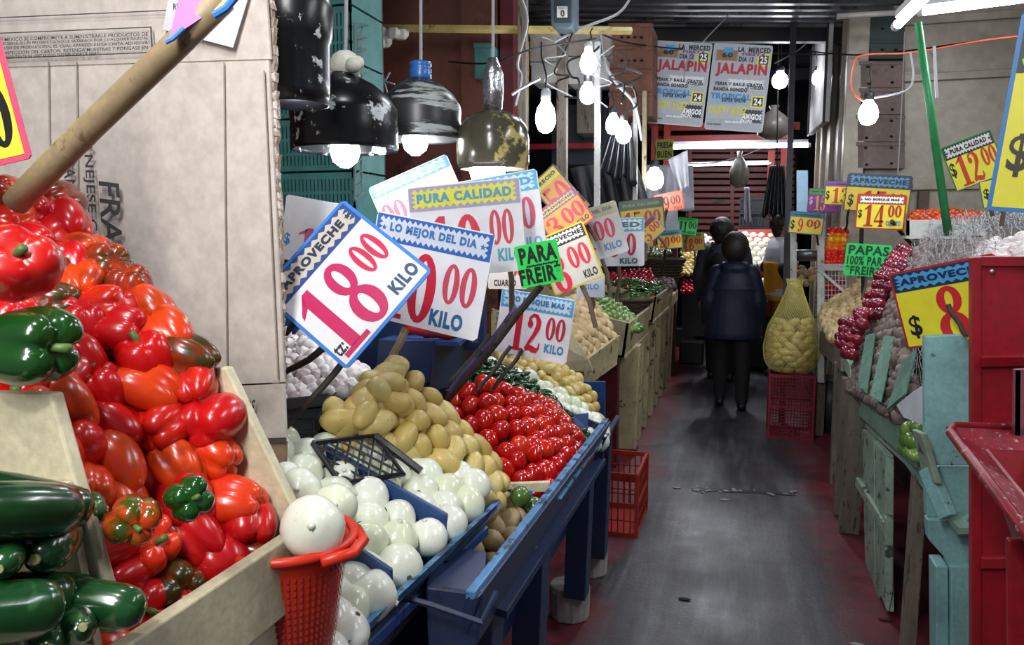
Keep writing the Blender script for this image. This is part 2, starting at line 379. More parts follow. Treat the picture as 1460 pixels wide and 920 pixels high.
struct('wall_back', MB().span((-5, 16.3, 0), (5, 16.5, 4.6)), DARK)
struct('wall_left', MB().span((-5.1, -1, 0), (-5, 16.5, 4.6)), BROWNW)
struct('wall_right', MB().span((5, -1, 0), (5.1, 16.5, 4.6)), BEIGE)
# lower sheet roof over the aisle: corrugated strips seen from below
QL = lambda a, d, z: Vector((a*RT.x-d*RT.y, a*RT.y+d*RT.x, z))      # along and across the lie of the roof sheets
r = struct('ceiling_sheet', MB().slab([QL(-1.2, 5.0, 3.47), QL(3.1, 5.0, 3.47), QL(3.1, 7.1, 3.47), QL(-1.2, 7.1, 3.47)], (0, 0, -1), .02), ROOF)
for i in range(13): part('rib', MB().beam(QL(-1.2, 5.05+i*.165, 3.455), QL(3.1, 5.05+i*.165, 3.455), .06, .035), ROOF, r)
struct('trim_1', MB().beam(QL(-1.4, 7.15, 3.40), QL(3.2, 7.15, 3.40), .08, .13), DARK)
struct('trim_2', MB().beam(QL(-1.4, 5.9, 3.40), QL(3.2, 5.9, 3.40), .06, .05), DARK)
for i, (y, z) in enumerate([(0, 0), (0, 0), (9.2, 3.95), (12.0, 3.9)]):
    if y: struct('trim_%d' % (i+1), MB().beam((-5, y, z), (5, y, z), .08, .16), DARK)
t = struct('trim_5', MB().beam((-1.6, 9, 4.1), (-.1, 14, 4.3), .08, .12), DARK)
struct('trim_6', MB().beam((-1.9, 8.2, 3.2), (.2, 12.4, 4.2), .06, .1), DARK)
struct('trim_7', MB().beam((.9, 8.0, 3.3), (.2, 13, 4.3), .06, .1), DARK)
# brown partition behind the left stalls
bw = struct('wall_partition', MB().span((-4.2, 4.6, 0), (-1.32, 4.66, 4.6)), BROWNW)
part('post', MB().span((-1.66, 4.5, 0), (-1.44, 4.62, 4.6)), BROWNW, bw)
part('post', MB().span((-1.42, 4.52, 0), (-1.34, 4.6, 4.6)), MAROON, bw)
# beige sheet-metal facade on the right, each panel a piece
fc = struct('wall_facade', MB().span((.80, 7.24, 0), (5, 7.3, 4.6)), BEIGE)
zs = [0, 1.15, 2.02, 2.9, 3.35, 4.5]; xs = [.95, 2.38, 3.8, 4.95]
for i in range(len(zs)-1):
    for j in range(3):
        part('panel', MB().span((xs[j]+.012, 7.21, zs[i]+.012), (xs[j+1]-.012, 7.24, zs[i+1]-.012)), BEIGE, fc, bevel=.006)
for z in zs[1:-1]: part('seam_strip', MB().span((.8, 7.17, z-.03), (5, 7.21, z+.03)), BEIGE, fc, bevel=.004)
part('frame_post', MB().span((.78, 7.1, 0), (.94, 7.24, 4.6)), BEIGE, fc, bevel=.004)
part('frame_post', MB().span((1.38, 7.15, .2), (1.46, 7.24, 1.98)), paint('brown_trim', '#6a5444', '#3f342b', .35, .6), fc)
# side of the facade along the aisle, with white panel board
sd = struct('wall_side', MB().span((.80, 7.3, 0), (.86, 9.7, 4.6)), BEIGE)
for y in (7.4, 8.1, 8.9, 9.6): part('frame_post', MB().span((.76, y-.04, 0), (.82, y+.04, 4.4)), BEIGE, sd)
pn = thing('board_panel', 'large pale grey board mounted high beside the facade corner, facing the aisle', 'board', (.7, 8.2, 2.6))
part('board', MB().slab([(.66, 7.5, 3.6), (.66, 9.3, 3.62), (.66, 9.3, 2.72), (.66, 7.5, 2.62)], (-1, 0, 0), .04), WHITEP, pn, bevel=.005)
part('rim', MB().tube([(.65, 7.5, 3.6), (.65, 9.3, 3.62), (.65, 9.3, 2.72), (.65, 7.5, 2.62), (.65, 7.5, 3.6)], .012, 6), DARK, pn)
part('bracket', MB().beam((.66, 8.4, 3.2), (.8, 8.4, 3.2), .04, .04), DARK, pn)
# ---------------------------------------------------------------- produce prototypes
def pepper_mesh(seed, mat):
    rd = random.Random(seed); nl = rd.choice((3, 4, 4)); ph0 = rd.random()*6; hgt = rd.uniform(.95, 1.15); tap = rd.uniform(.08, .28)
    amp = [rd.uniform(.85, 1.12) for _ in range(nl)]; seg, rg = 32, 18; rl = []
    for i in range(1, rg):
        p = math.pi*i/rg; c = -math.cos(p); L = []
        for k in range(seg):
            th = 2*math.pi*k/seg; q = (th*nl/(2*math.pi)) % nl; a = amp[int(q)]; fr = q-int(q); lob = math.sin(fr*math.pi)**.62
            d = .20+.26*abs(c)**2.2; r = (math.sin(p)**.68)*(1-d*(1-lob))*(1-tap*(1-c)/2)*(1+(a-1)*lob)
            z = c*hgt
            dim = math.exp(-(r/.42)**2); z -= math.copysign(.34*dim*(1.1-lob*.4), c) if abs(c) > .3 else 0
            z *= (1+.08*(a-1)*8*lob*abs(c)*(.5))
            L.append((r*math.cos(th+ph0)*.5, r*math.sin(th+ph0)*.5, z*.5))
        rl.append(L)
    return MB().rings(rl, seg).mesh('bell_pepper', mat, True)
def lump_mesh(name, seed, mat, rx, ry, rz, amt=.1, fr=1.6, seg=18, rg=12, bend=0, taper=0):
    off = Vector((seed*3.7, seed*1.3, seed*7.1)); rl = []
    for i in range(1, rg):
        p = math.pi*i/rg; L = []
        for k in range(seg):
            th = 2*math.pi*k/seg; n = Vector((math.sin(p)*math.cos(th), math.sin(p)*math.sin(th), -math.cos(p)))
            f = 1+amt*noise.noise(n*fr+off)*2; t = 1+taper*n.z; v = Vector((n.x*rx*f*t, n.y*ry*f*t, n.z*rz*f)); v.x += bend*(n.z**2)
            L.append(v)
        rl.append(L)
    return MB().rings(rl, seg).mesh(name, mat, True)
M_PEP = produce('pepper_skin', [(0, '#c20d10'), (.42, '#b80f16'), (.62, '#d3260c'), (.78, '#d6430f'), (.9, '#8b2a0d'), (1, '#39330f')], None, nscale=3.2, rough=.26, own=.22, coat=.25)
M_PEPG = produce('green_pepper_skin', [(0, '#123c10'), (.5, '#14450f'), (.72, '#3f4a0c'), (.86, '#b3400d'), (1, '#c23a0c')], None, nscale=2.2, rough=.18, own=.55, coat=.6)
M_STEM = plain('pepper_stem', '#4f6b2a', .5)
M_TOM = produce('tomato_skin', [(0, '#b00d06'), (.5, '#bd1808'), (1, '#cc3010')], nscale=14, rough=.16, own=.15, coat=.35)
M_ON = produce('white_onion_skin', [(0, '#dfe3d0'), (.5, '#eceee2'), (1, '#d9e0bf')], '#c7d2a0', .62, .2, 10, .28, own=.2, stretch=(3, 3, .4), coat=.25)
M_ROOT = plain('onion_root', '#6b5a45', .9, var=.4, scale=90)
M_POTY = produce('yellow_potato_skin', [(0, '#c9ae62'), (.5, '#d8c27c'), (1, '#bfa258')], '#8a6c38', .68, .06, 26, .38, own=.3, coat=.15, bump=.15)
M_POTB = produce('tan_potato_skin', [(0, '#b59c70'), (.5, '#c6ae82'), (1, '#a98d60')], '#80643e', .66, .08, 24, .6, own=.3, bump=.2)
M_ZUC = produce('zucchini_skin', [(0, '#0d3016'), (.5, '#133f1d'), (1, '#1b4b23')], '#3c7040', .62, .1, 40, .22, own=.3, coat=.5)
M_CHI = produce('green_chili_skin', [(0, '#0a2b12'), (.6, '#11401a'), (1, '#1b5522')], nscale=10, rough=.16, own=.3, coat=.6)
M_SER = produce('serrano_skin', [(0, '#164a1a'), (.6, '#216022'), (1, '#2f7030')], nscale=10, rough=.2, own=.3, coat=.5)
M_GAR = produce('garlic_skin', [(0, '#cfc8c4'), (.6, '#dcd5d2'), (1, '#b9a6a4')], '#94788a', .62, .2, 26, .6, own=.3, stretch=(2, 2, .5))
M_GARP = produce('purple_garlic_skin', [(0, '#6b5e57'), (.6, '#81736b'), (1, '#52443f')], '#3e2f35', .6, .2, 50, .6, own=.3)
M_RON = produce('red_onion_skin', [(0, '#6c0f24'), (.6, '#841830'), (1, '#4d0b1c')], nscale=12, rough=.2, own=.25, coat=.5)
M_GT = produce('green_tomato_skin', [(0, '#44662a'), (.5, '#5d8036'), (1, '#7c9350')], nscale=12, rough=.22, own=.3, coat=.4)
M_RAD = produce('red_radish_skin', [(0, '#a00b22'), (.6, '#c0152c'), (1, '#83091b')], nscale=12, rough=.25, own=.25, coat=.4)
M_ORG = produce('orange_chili_skin', [(0, '#c2410d'), (.6, '#b8481a'), (1, '#8a2c0c')], nscale=12, rough=.25, own=.25, coat=.3)
PROTO = {}
def proto(kind):
    if kind in PROTO: return PROTO[kind]
    out = []
    def E(name, mesh):
        o = bpy.data.objects.new(name, mesh); return o
    def sub(o, name, mesh):
        c = bpy.data.objects.new(name, mesh); c.parent = o
    if kind in ('pepper', 'pepperg'):
        for s in range(6):
            o = bpy.data.objects.new('bell_pepper', None); sub(o, 'body', pepper_mesh(s+10, M_PEP if kind == 'pepper' else M_PEPG))
            sub(o, 'stem', MB().tube([(0, 0, .26), (.01, 0, .42), (.05, .02, .56)], [.085, .05, .055], 8).mesh('stem', M_STEM, True)); out.append(o)
    elif kind == 'tomato':
        for s in range(4): out.append(E('tomato', lump_mesh('tomato', s, M_TOM, .47, .47, .56, .06, 1.2, 18, 12)))
    elif kind == 'onion':
        for s in range(4):
            o = bpy.data.objects.new('white_onion', None)
            m = lump_mesh('onion_bulb', s+5, M_ON, .5, .5, .46, .04, 1.2, 22, 14)
            for v in m.vertices:
                if v.co.z > .36: v.co.z += (v.co.z-.36)*.7*(1-min(1, math.hypot(v.co.x, v.co.y)/.3))
            sub(o, 'bulb', m); sub(o, 'root', MB().lathe([(.03, -.47), (.055, -.458), (.05, -.42)], seg=9, wob=.3).mesh('root', M_ROOT))
            sub(o, 'neck', MB().lathe([(.11, .42), (.07, .47), (.05, .52), (.06, .54)], seg=10, wob=.15).mesh('neck', M_ON, True)); out.append(o)
    elif kind == 'onion_far':
        for s in range(3): out.append(E('white_onion', lump_mesh('white_onion', s+5, M_ON, .5, .5, .45, .05, 1.2, 14, 9)))
    elif kind in ('poty', 'potb'):
        for s in range(6):
            rd = random.Random(s+3); out.append(E('potato', lump_mesh('potato', s+20, M_POTY if kind == 'poty' else M_POTB, .45*rd.uniform(.9, 1.1), .42, .57*rd.uniform(.9, 1.15), .055, 1.1, 16, 11, rd.uniform(-.05, .08), rd.uniform(-.1, .1))))
    elif kind == 'garlic':
        for s in range(3):
            rl = []; seg = 24
            for i, (r, z) in enumerate([(.12, -.36), (.3, -.38), (.46, -.26), (.52, -.05), (.45, .15), (.28, .30), (.13, .40), (.08, .55), (.09, .66)]):
                rl.append([(r*(1+.09*math.cos(7*2*math.pi*k/seg+s)*(1 if i < 7 else .3))*math.cos(2*math.pi*k/seg), r*(1+.09*math.cos(7*2*math.pi*k/seg+s))*math.sin(2*math.pi*k/seg), z) for k in range(seg)])
            out.append(E('garlic_bulb', MB().rings(rl, seg).mesh('garlic_bulb', M_GAR, True)))
    elif kind == 'garlicp':
        for s in range(3):
            rl = []; seg = 14
            for i, (r, z) in enumerate([(.12, -.36), (.3, -.38), (.46, -.26), (.52, -.05), (.43, .18), (.25, .32), (.10, .42), (.07, .6)]):
                rl.append([(r*(1+.09*math.cos(5*2*math.pi*k/seg+s))*math.cos(2*math.pi*k/seg), r*(1+.09*math.cos(5*2*math.pi*k/seg+s))*math.sin(2*math.pi*k/seg), z) for k in range(seg)])
            out.append(E('garlic_bulb', MB().rings(rl, seg).mesh('purple_garlic_bulb', M_GARP, True)))
    elif kind == 'redonion':
        for s in range(3): out.append(E('red_onion', lump_mesh('red_onion', s+2, M_RON, .5, .5, .46, .05, 1.2, 14, 9)))
    elif kind == 'greentom':
        for s in range(3): out.append(E('green_tomato', lump_mesh('green_tomato', s+2, M_GT, .5, .5, .44, .06, 1.3, 12, 8)))
    elif kind == 'radish':
        for s in range(3): out.append(E('radish', lump_mesh('radish', s+2, M_RAD, .5, .5, .5, .06, 1.3, 10, 7)))
    elif kind == 'orange':
        for s in range(3): out.append(E('orange_habanero', lump_mesh('habanero', s+2, M_ORG, .42, .42, .55, .14, 1.6, 10, 7)))
    elif kind == 'jalapeno':
        for s in range(4):
            rd = random.Random(s); b = rd.uniform(-.12, .12)
            o = bpy.data.objects.new('jalapeno', None)
            sub(o, 'body', MB().tube([(b*(t**2), 0, (t-.5)) for t in (0, .04, .12, .3, .55, .8, .93, 1)], [.06, .13, .165, .175, .16, .11, .06, .015], 10).mesh('jalapeno', M_CHI, True))
            sub(o, 'stem', MB().tube([(0, 0, -.49), (.02, 0, -.6), (.06, 0, -.7)], [.05, .03, .04], 6).mesh('stem', M_STEM, True)); out.append(o)
    elif kind == 'serrano':
        for s in range(3):
            rd = random.Random(s); b = rd.uniform(-.2, .2)
            out.append(E('green_chili', MB().tube([(b*(t**2), 0, (t-.5)) for t in (0, .1, .35, .7, 1)], [.05, .09, .1, .07, .01], 7).mesh('green_chili', M_SER, True)))
    for o in out: o['_new'] = 1
    PROTO[kind] = out; return out
def place(kind, i, loc, rot, size, label, cat, group):
    p = proto(kind); s = p[i % len(p)]
    if s.get('_new'):
        o = s; del s['_new']; COL.objects.link(o)
        for ch in o.children: COL.objects.link(ch)
    else: o = copy_tree(s)
    if not isinstance(size, (tuple, list)): size = (size,)*3
    o.matrix_world = Matrix.Translation(loc) @ rot.to_matrix().to_4x4() @ Matrix.Diagonal((size[0], size[1], size[2], 1))
    if group is None and 'group' in o: del o['group']
    return tag(o, label, cat, group)
def resample(pl, t):
    L = [0]
    for a, b in zip(pl, pl[1:]): L.append(L[-1]+(b-a).length)
    d = t*L[-1]
    for i in range(len(pl)-1):
        if d <= L[i+1] or i == len(pl)-2: return pl[i].lerp(pl[i+1], (d-L[i])/max(1e-6, L[i+1]-L[i]))
def surf(rows, u, v):
    x = v*(len(rows)-1); i = min(int(x), len(rows)-2); return resample(rows[i], u).lerp(resample(rows[i+1], u), x-i)
from mathutils import Quaternion
def heap(kind, rows, size, label, cat, group, layers=2, jit=.12, orient='rand', pack=.95, var=.1, seed=1, skip=None, up=Vector((.6, -.5, .8)), rel=1.0, lay=.72, sq=(1, 1, 1), most=None):
    """individual pieces laid in staggered rows over a slope given by rows of points"""
    rd = random.Random(seed); n = 0; made = []
    lu = sum((b-a).length for r in rows for a, b in zip(r, r[1:]))/len(rows)
    lv = sum((resample(rows[i], .5)-resample(rows[i+1], .5)).length for i in range(len(rows)-1))
    nu = max(2, int(lu/(size*pack))); nv = max(2, int(lv/(size*pack*.9*rel)))
    for ly in range(layers):
        for j in range(nv+1):
            for i in range(nu+1):
                u = (i+(.5 if (j+ly) % 2 else 0)+rd.uniform(-jit, jit))/nu; v = (j+(.33 if ly else 0)+rd.uniform(-jit, jit))/nv
                if u > 1.02 or v > 1.03: continue
                u = min(max(u, 0), 1); v = min(max(v, 0), 1)
                if skip and skip(u, v): continue
                p = surf(rows, u, v); e = .02
                du = surf(rows, min(u+e, 1), v)-surf(rows, max(u-e, 0), v); dv = surf(rows, u, min(v+e, 1))-surf(rows, u, max(v-e, 0))
                nn = du.cross(dv); nn = nn.normalized() if nn.length > 1e-9 else up.normalized()
                if nn.dot(up) < 0: nn = -nn
                p = p - nn*(size*(lay*ly+.42)) + nn*rd.uniform(-.06, .06)*size
                s = size*rd.uniform(1-var, 1+var)*1.04
                if orient == 'rand': q = Quaternion((rd.gauss(0, 1), rd.gauss(0, 1), rd.gauss(0, 1), rd.gauss(0, 1))).normalized()
                elif orient == 'lie':   # long axis in the slope
                    a = du.normalized() if rd.random() < .7 else dv.normalized(); a = (a+Vector((rd.gauss(0, .3), rd.gauss(0, .3), rd.gauss(0, .3)))).normalized(); q = a.to_track_quat('Z', 'Y')
                elif orient == 'liev': a = (dv.normalized()+Vector((rd.gauss(0, .25), rd.gauss(0, .25), rd.gauss(0, .25)))).normalized(); q = a.to_track_quat('Z', 'Y')
                elif orient == 'lieu': a = (du.normalized()+Vector((rd.gauss(0, .15), rd.gauss(0, .15), rd.gauss(0, .15)))).normalized(); q = a.to_track_quat('Z', 'Y')
                elif orient == 'out':   # base outwards
                    a = -(nn+Vector((rd.gauss(0, .4), rd.gauss(0, .4), rd.gauss(0, .4)))).normalized(); q = a.to_track_quat('Z', 'Y') @ Quaternion((0, 0, 1), rd.random()*6.28)
                elif orient == 'side':
                    a = (Vector((rd.gauss(0, .6), rd.gauss(0, .6), rd.gauss(0, .6)))-nn*.5+du.normalized()*.5).normalized(); q = a.to_track_quat('Z', 'Y') @ Quaternion((0, 0, 1), rd.random()*6.28)
                ob = place(kind, rd.randrange(9), p, q, (s*sq[0], s*sq[1], s*sq[2]), label, cat, group); n += 1
                made.append(ob)
                if kind != 'garlicp': HEAPED.append((ob, p, s))
    if most and len(made) > most:      # the nearest ones stay single pieces, the rest become one mass
        made.sort(key=lambda o: (o.matrix_world.translation-CAM).length); mb = MB()
        for o in made[most:]:
            M = o.matrix_world; mb.add([M @ v.co for v in o.data.vertices], [tuple(f.vertices) for f in o.data.polygons])
        m0 = made[0].data.materials[0]
        for o in made[most:]: bpy.data.objects.remove(o)
        solo('garlic_mass', mb, m0, 'far upper part of the dusty garlic heap under the loose net', 'garlic', None, True, kind='stuff')
    return n
HEAPED = []
def R(*pts): return [P if isinstance(P, Vector) else PY(*P) for P in pts]
# ---------------------------------------------------------------- nearest left stall: peppers in a slanted tray
tr = thing('slanted_display_tray', 'cream painted slanted wooden tray holding the red bell peppers', 'tray', (-.81, .81, 1.0))
lipf, lipn = Vector((-0.637, 1.011, 1.154)), Vector((-0.633, 0.51, 1.154))
part('front_lip', MB().slab([lipf, lipn, lipn+Vector((.0, 0, -.115)), lipf+Vector((0, 0, -.115))], (1, 0, 0), .022), CREAM, tr, bevel=.003)
part('lower_rail', MB().slab([lipf+Vector((-.015, -.03, -.118)), lipn+Vector((-.015, 0, -.118)), lipn+Vector((-.015, 0, -.2)), lipf+Vector((-.015, -.03, -.2))], (1, 0, 0), .02), CREAM, tr, bevel=.003)
far = [Vector((-0.639, 1.011, 1.150)), PY(322, 525, 1.02), PY(262, 522, 1.02), Vector((-1.275, 1.02, 1.396)), Vector((-1.275, 1.02, 1.047)), Vector((-0.639, 1.011, 1.047))]
part('side_board', MB().slab(far, (0, -1, 0), .02), CREAM, tr, bevel=.003)
Yd = .672
nb = [PY(168, 905, Yd), PY(72, 562, Yd), PY(-160, 556, Yd), PY(-160, 905, Yd)]
part('divider_board', MB().slab(nb, (0, -1, 0), .018), CREAM, tr, bevel=.003)
part('bottom_board', MB().slab([Vector((-0.642, 1.02, 1.056)), Vector((-1.275, 1.02, 1.133)), Vector((-1.275, 0.425, 1.133)), Vector((-0.642, 0.425, 1.056))], (0, 0, 1), .02), CREAM, tr)
pep = [R((160, 940, 0.731), (95, 700, 0.731), (60, 520, 0.765), (10, 400, 0.833), (-40, 330, 0.892), (-60, 250, 0.935)),
       R((280, 885, 0.833), (200, 690, 0.85), (150, 540, 0.867), (95, 430, 0.901), (40, 330, 0.935), (10, 262, 0.969)),
       R((392, 800, 0.962), (330, 650, 0.969), (278, 500, 0.977), (205, 405, 0.994), (118, 325, 1.02), (85, 262, 1.037))]
heap('pepper', pep, .090, 'glossy red bell pepper heaped in the slanted cream tray', 'bell pepper', 'bell peppers in the slanted tray', 2, .14, 'side', .66, .12, 5, lay=.55)
place('pepperg', 1, PW(38, 492, 0.875), Quaternion((.62, .35, .6, .3)).normalized(), .107, 'large half green half orange bell pepper at the near side of the heap', 'bell pepper', None)
place('pepper', 4, PW(22, 380, 0.935), Quaternion((.75, .35, .35, .1)).normalized(), .107, 'biggest dark red bell pepper, just above the green one', 'bell pepper', None)
place('pepperg', 2, PW(405/1.0-215, 740, 0.901), Quaternion((.6, .5, .4, .1)).normalized(), .066, 'dark olive bell pepper low in the heap by the zucchini tips', 'bell pepper', None)
place('pepperg', 3, PW(268, 712, 0.935), Quaternion((.6, .5, .2, .4)).normalized(), .062, 'small dark green and brown bell pepper in the middle of the red heap', 'bell pepper', None)
# zucchini on the tray in front
zt = thing('zucchini_tray', 'cream wooden tray under the zucchini at the lower left corner', 'tray', (-.81, .5, 1.0))
part('floor_board', MB().slab([PY(170, 925, 0.654), PY(-200, 870, 0.654), PY(-200, 870, 0.425), (-.56, .425, 1.15)], (0, 0, 1), .02), CREAM, zt)
part('side_board', MB().slab([PY(150, 1000, 0.654), PY(92, 690, 0.659), PY(-100, 690, 0.659), PY(-100, 1000, 0.659)], (0, -1, 0), .01), CREAM, zt)
def zucchini(a, b, r, label, seed, group=None):
    a = PW(*a); b = PW(*b); d = b-a; o = thing('zucchini', label, 'zucchini', a.lerp(b, .5), group); s = d.orthogonal().normalized()
    ts = [0, .02, .06, .15, .35, .6, .8, .92, .975, 1]; rs = [.3, .55, .75, .9, 1, 1.03, 1.0, .88, .6, .25]
    part('body', MB().tube([a+d*t+s*.008*math.sin(t*3+seed) for t in ts], [r*x for x in rs], 20), M_ZUC, o, True)
    part('blossom_scar', MB().tube([b-d*.005, b+d*.012], [r*.22, r*.16], 8), plain('scar', '#8a8a5c', .8), o)
    part('stem', MB().tube([a-d*.08, a], [r*.3, r*.4], 7), M_STEM, o)
zucchini((-110, 745, 0.68), (112, 722, 0.816), 0.028, 'dark green zucchini lying across the top of the zucchini heap, nearest the viewer', 1)
zucchini((-60, 700, 0.79), (135, 722, 0.867), 0.025, 'zucchini just behind the top one, tip showing past it', 2)
zucchini((-40, 712, 0.842), (152, 727, 0.909), 0.024, 'third zucchini tip in the top row, farthest back', 3)
zucchini((-80, 870, 0.68), (82, 868, 0.765), 0.028, 'paler zucchini at the bottom left corner of the picture', 4)
zucchini((-60, 850, 0.765), (100, 858, 0.833), 0.026, 'zucchini in the second row, between the pale one and the longest tip', 5)
zucchini((-10, 850, 0.807), (137, 852, 0.875), 0.022, 'slim zucchini tucked behind the second row', 6)
zucchini((30, 870, 0.825), (207, 864, 0.842), 0.024, 'zucchini whose tip reaches farthest right onto the peppers', 7)
zucchini((110, 720, 1.105), (50, 798, 0.765), 0.029, 'zucchini pointing its round blossom end at the viewer under the top row', 8)
zucchini((90, 830, 1.105), (118, 895, 0.765), 0.022, 'small zucchini seen end-on at the bottom edge', 9)
zucchini((60, 860, 1.02), (70, 925, 0.748), 0.024, 'zucchini end cut by the bottom edge of the picture', 10)
zucchini((-30, 760, 1.02), (-2, 812, 0.714), 0.022, 'zucchini end cut by the left edge of the picture', 11)
# carton standing behind the peppers
CARD = paint('carton_board', '#ddd2c8', '#cbbfb2', .30, .75, 6, .12, dirt='#a5978a', dirtamt=.3)
INK = plain('carton_ink', '#4a4646', .7); CARDB = paint('brown_board', '#9b7d66', '#8a6d56', .3, .8, 8, .1)
cb = thing('standing_carton', 'big flattened greyish cardboard carton standing behind the peppers', 'carton', (-1.5, 1.4, 1.2))
Yc = 1.38
C = lambda x, y, dy=0: PY(x, y, Yc+dy)
part('front_face', MB().slab([C(-260, 105), C(383, 84), C(405, 545), C(-260, 575)], (0, -1, 0), .006), CARD, cb)
part('top_flap', MB().slab([C(-260, -60, -.012), C(376, -60, -.012), C(386, 84, -.003), C(-260, 104, -.003)], (0, -1, 0), .006), CARD, cb)
part('bottom_flap', MB().slab([C(-260, 577, -.002), C(405, 548, -.002), C(408, 628, -.006), C(-260, 650, -.006)], (0, -1, 0), .006), CARD, cb)
part('bottom_fold', MB().slab([C(-260, 652, -.004), C(408, 630, -.006), C(407, 672, -.012), C(-260, 700, -.01)], (0, -1, 0), .006), CARDB, cb)
part('black_band', MB().slab([C(150, 635, -.014), C(408, 624, -.014), C(408, 631, -.014), C(150, 642, -.014)], (0, -1, 0), .001), INK, cb)
ed = MB(); rr = random.Random(3)
for i in range(46):
    y = -40+i*13; x = 384+(y/672)*21; ed.slab([C(x-3, y, .008), C(x+2+rr.random()*5, y, .008), C(x+2+rr.random()*5, y+14, .008), C(x-3, y+14, .008)], (0, -1, 0), .012)
part('torn_edge', ed, paint('torn_board', '#b3a08c', '#d8d0c6', .5, .9, 60, .5), cb)
for x in (68, 108, 318): part('crease', MB().slab([C(x, 88, -.0085), C(x+1.5, 88, -.0085), C(x+6.5, 550, -.0085), C(x+5, 550, -.0085)], (0, -1, 0), .001), paint('crease_board', '#b7aa9e', '#aa9c90', .3, .8), cb)
part('crease', MB().slab([C(375, 100, -.0085), C(377, 100, -.0085), C(397, 540, -.0085), C(395, 540, -.0085)], (0, -1, 0), .001), paint('crease_board', '#b7aa9e', '#aa9c90', .3, .8), cb)
def frame_text(items, mat, parent, name='printed_lettering'):
    """items: text, origin px, x-dir end px, y-dir end px"""
    mb = MB()
    for t, o, xe, ye in items:
        o = C(*o, -.02); xe = C(*xe, -.02); ye = C(*ye, -.02)
        vs, fs = text_mesh(t, .015); mb.add([o+(xe-o)*a+(ye-o)*b for a, b in vs], fs)
    part(name, mb, mat, parent)
frame_text([('FRAGIL', (140, 258), (150, 420), (170, 262)), ('MANEJESE CON', (114, 180), (126, 372), (130, 180)), ('HANDLE WITH', (90, 222), (98, 385), (106, 222)), ('FRUTA', (1, 1), (1, 2), (2, 1))][:3], INK, cb)
frame_text([('32M', (364, 591), (343, 592), (364, 570))], INK, cb)
L5 = ['PLANTA DART DE MEXICO SE COMPROMETE A SUMINISTRARLE PRODUCTOS DE', 'LA MEJOR CALIDAD POSIBLE, SI UN PRODUCTO NO LE SATISFACE POR CUALQUIER RAZON,', 'NOTIFIQUE EL CODIGO DE PRODUCCION, EL CUAL APARECE EN LA CINTA ADHESIVA', 'O EN EL AREA DE INSPECCION DEL CARTON. RETENGA MUESTRAS Y PONGASE EN', 'CONTACTO CON SU REPRESENTANTE DE VENTAS O SU DISTRIBUIDOR DE DART.']
it = []
for i, t in enumerate(L5): y = 53+i*6.4; x1 = 211 if i < 4 else 142; it.append((t, (-50, y+8), (x1, y-2-(0 if i < 4 else -2)), (-50, y+3.2)))
frame_text(it, INK, cb, 'fine_print')
fr = MB()
for a, b in (((-60, 49), (215, 38)), ((-60, 85), (217, 74)), ((-60, 27), (240, 14))):
    fr.slab([C(*a, -.02), C(*b, -.02), C(b[0], b[1]+1.5, -.02), C(a[0], a[1]+1.5, -.02)], (0, -1, 0), .0005)
fr.slab([C(214, 38, -.02), C(216, 38, -.02), C(218, 75, -.02), C(216, 75, -.02)], (0, -1, 0), .0005)
part('printed_frame', fr, INK, cb)
lb = thing('shipping_label', 'white paper label stuck on the cardboard carton behind the pole tip', 'label', C(300, 40, -.03))
part('paper', MB().slab([C(245, -30, -.022), C(362, -30, -.022), C(332, 68, -.022), C(232, 42, -.022)], (0, -1, 0), .001), plain('label_paper', '#e6e6e6', .5), lb)
mb = MB()
for t, (x, y), ww, hh_ in (('RESPIRADERO', (247, 5), 50, 9), ('2013', (250, 20), 16, 5), ('11/ 7', (252, 32), 18, 8)):
    o = C(x, y+hh_, -.024); vs, fs = text_mesh(t, .0); mb.add([o+(C(x+ww, y+hh_-3, -.024)-o)*a+(C(x, y, -.024)-o)*b for a, b in vs], fs)
part('lettering', mb, INK, lb)
mb = MB()
for a, b in ((0, 2), (3, 4), (5, 6.5)): mb.slab([C(246+a*2, 38, -.024), C(246+b*2, 38, -.024), C(249+b*2, 22, -.024), C(249+a*2, 22, -.024)], (0, -1, 0), .0003)
# wooden pole carrying a sign beyond the top edge
po = thing('sign_pole', 'thick round wooden pole slanting up in front of the cardboard carton', 'pole', PW(30, 285, 0.85))
a, b = PW(22, 290, 0.952), PW(318, -4, 0.833)
part('pole', MB().tube([a.lerp(b, t)+Vector((0, 0, math.sin(t*5)*.002)) for t in (0, .2, .4, .6, .8, 1)], [.0158, .0158, .0154, .0152, .0148, .0142], 16), paint('pole_wood', '#a08a68', '#6f5a3e', .42, .5, 14, .35, (1, 1, 1)), po, True)
part('sign_card', MB().slab([PW(240, 58, 0.829), PW(262, 42, 0.829), PW(332, -4, 0.829), PW(300, -60, 0.829), PW(262, -30, 0.829)], (0, -1, 0), .002), pm('#a25fc8'), po)
part('sign_edge', MB().tube([PW(305, 22, 0.816), PW(322, 12, 0.816), PW(337, -6, 0.816)], .0045, 8), pm('#3d7fd0'), po)
part('sign_edge', MB().tube([PW(236, 60, 0.826), PW(246, 55, 0.826), PW(262, 40, 0.826)], .003, 8), pm('#5a8ad0'), po)
part('sign_edge', MB().slab([PW(305, 14, 0.814), PW(318, 0, 0.814), PW(330, -4, 0.814), PW(322, 8, 0.814)], (0, -1, 0), .002), pm('#ffe95a'), po)
part('tape_scrap', MB().ell(PW(178, 124, 0.875), (.006, .004, .007), 8, 6), plain('white_scrap', '#e8e8e8', .6), po)
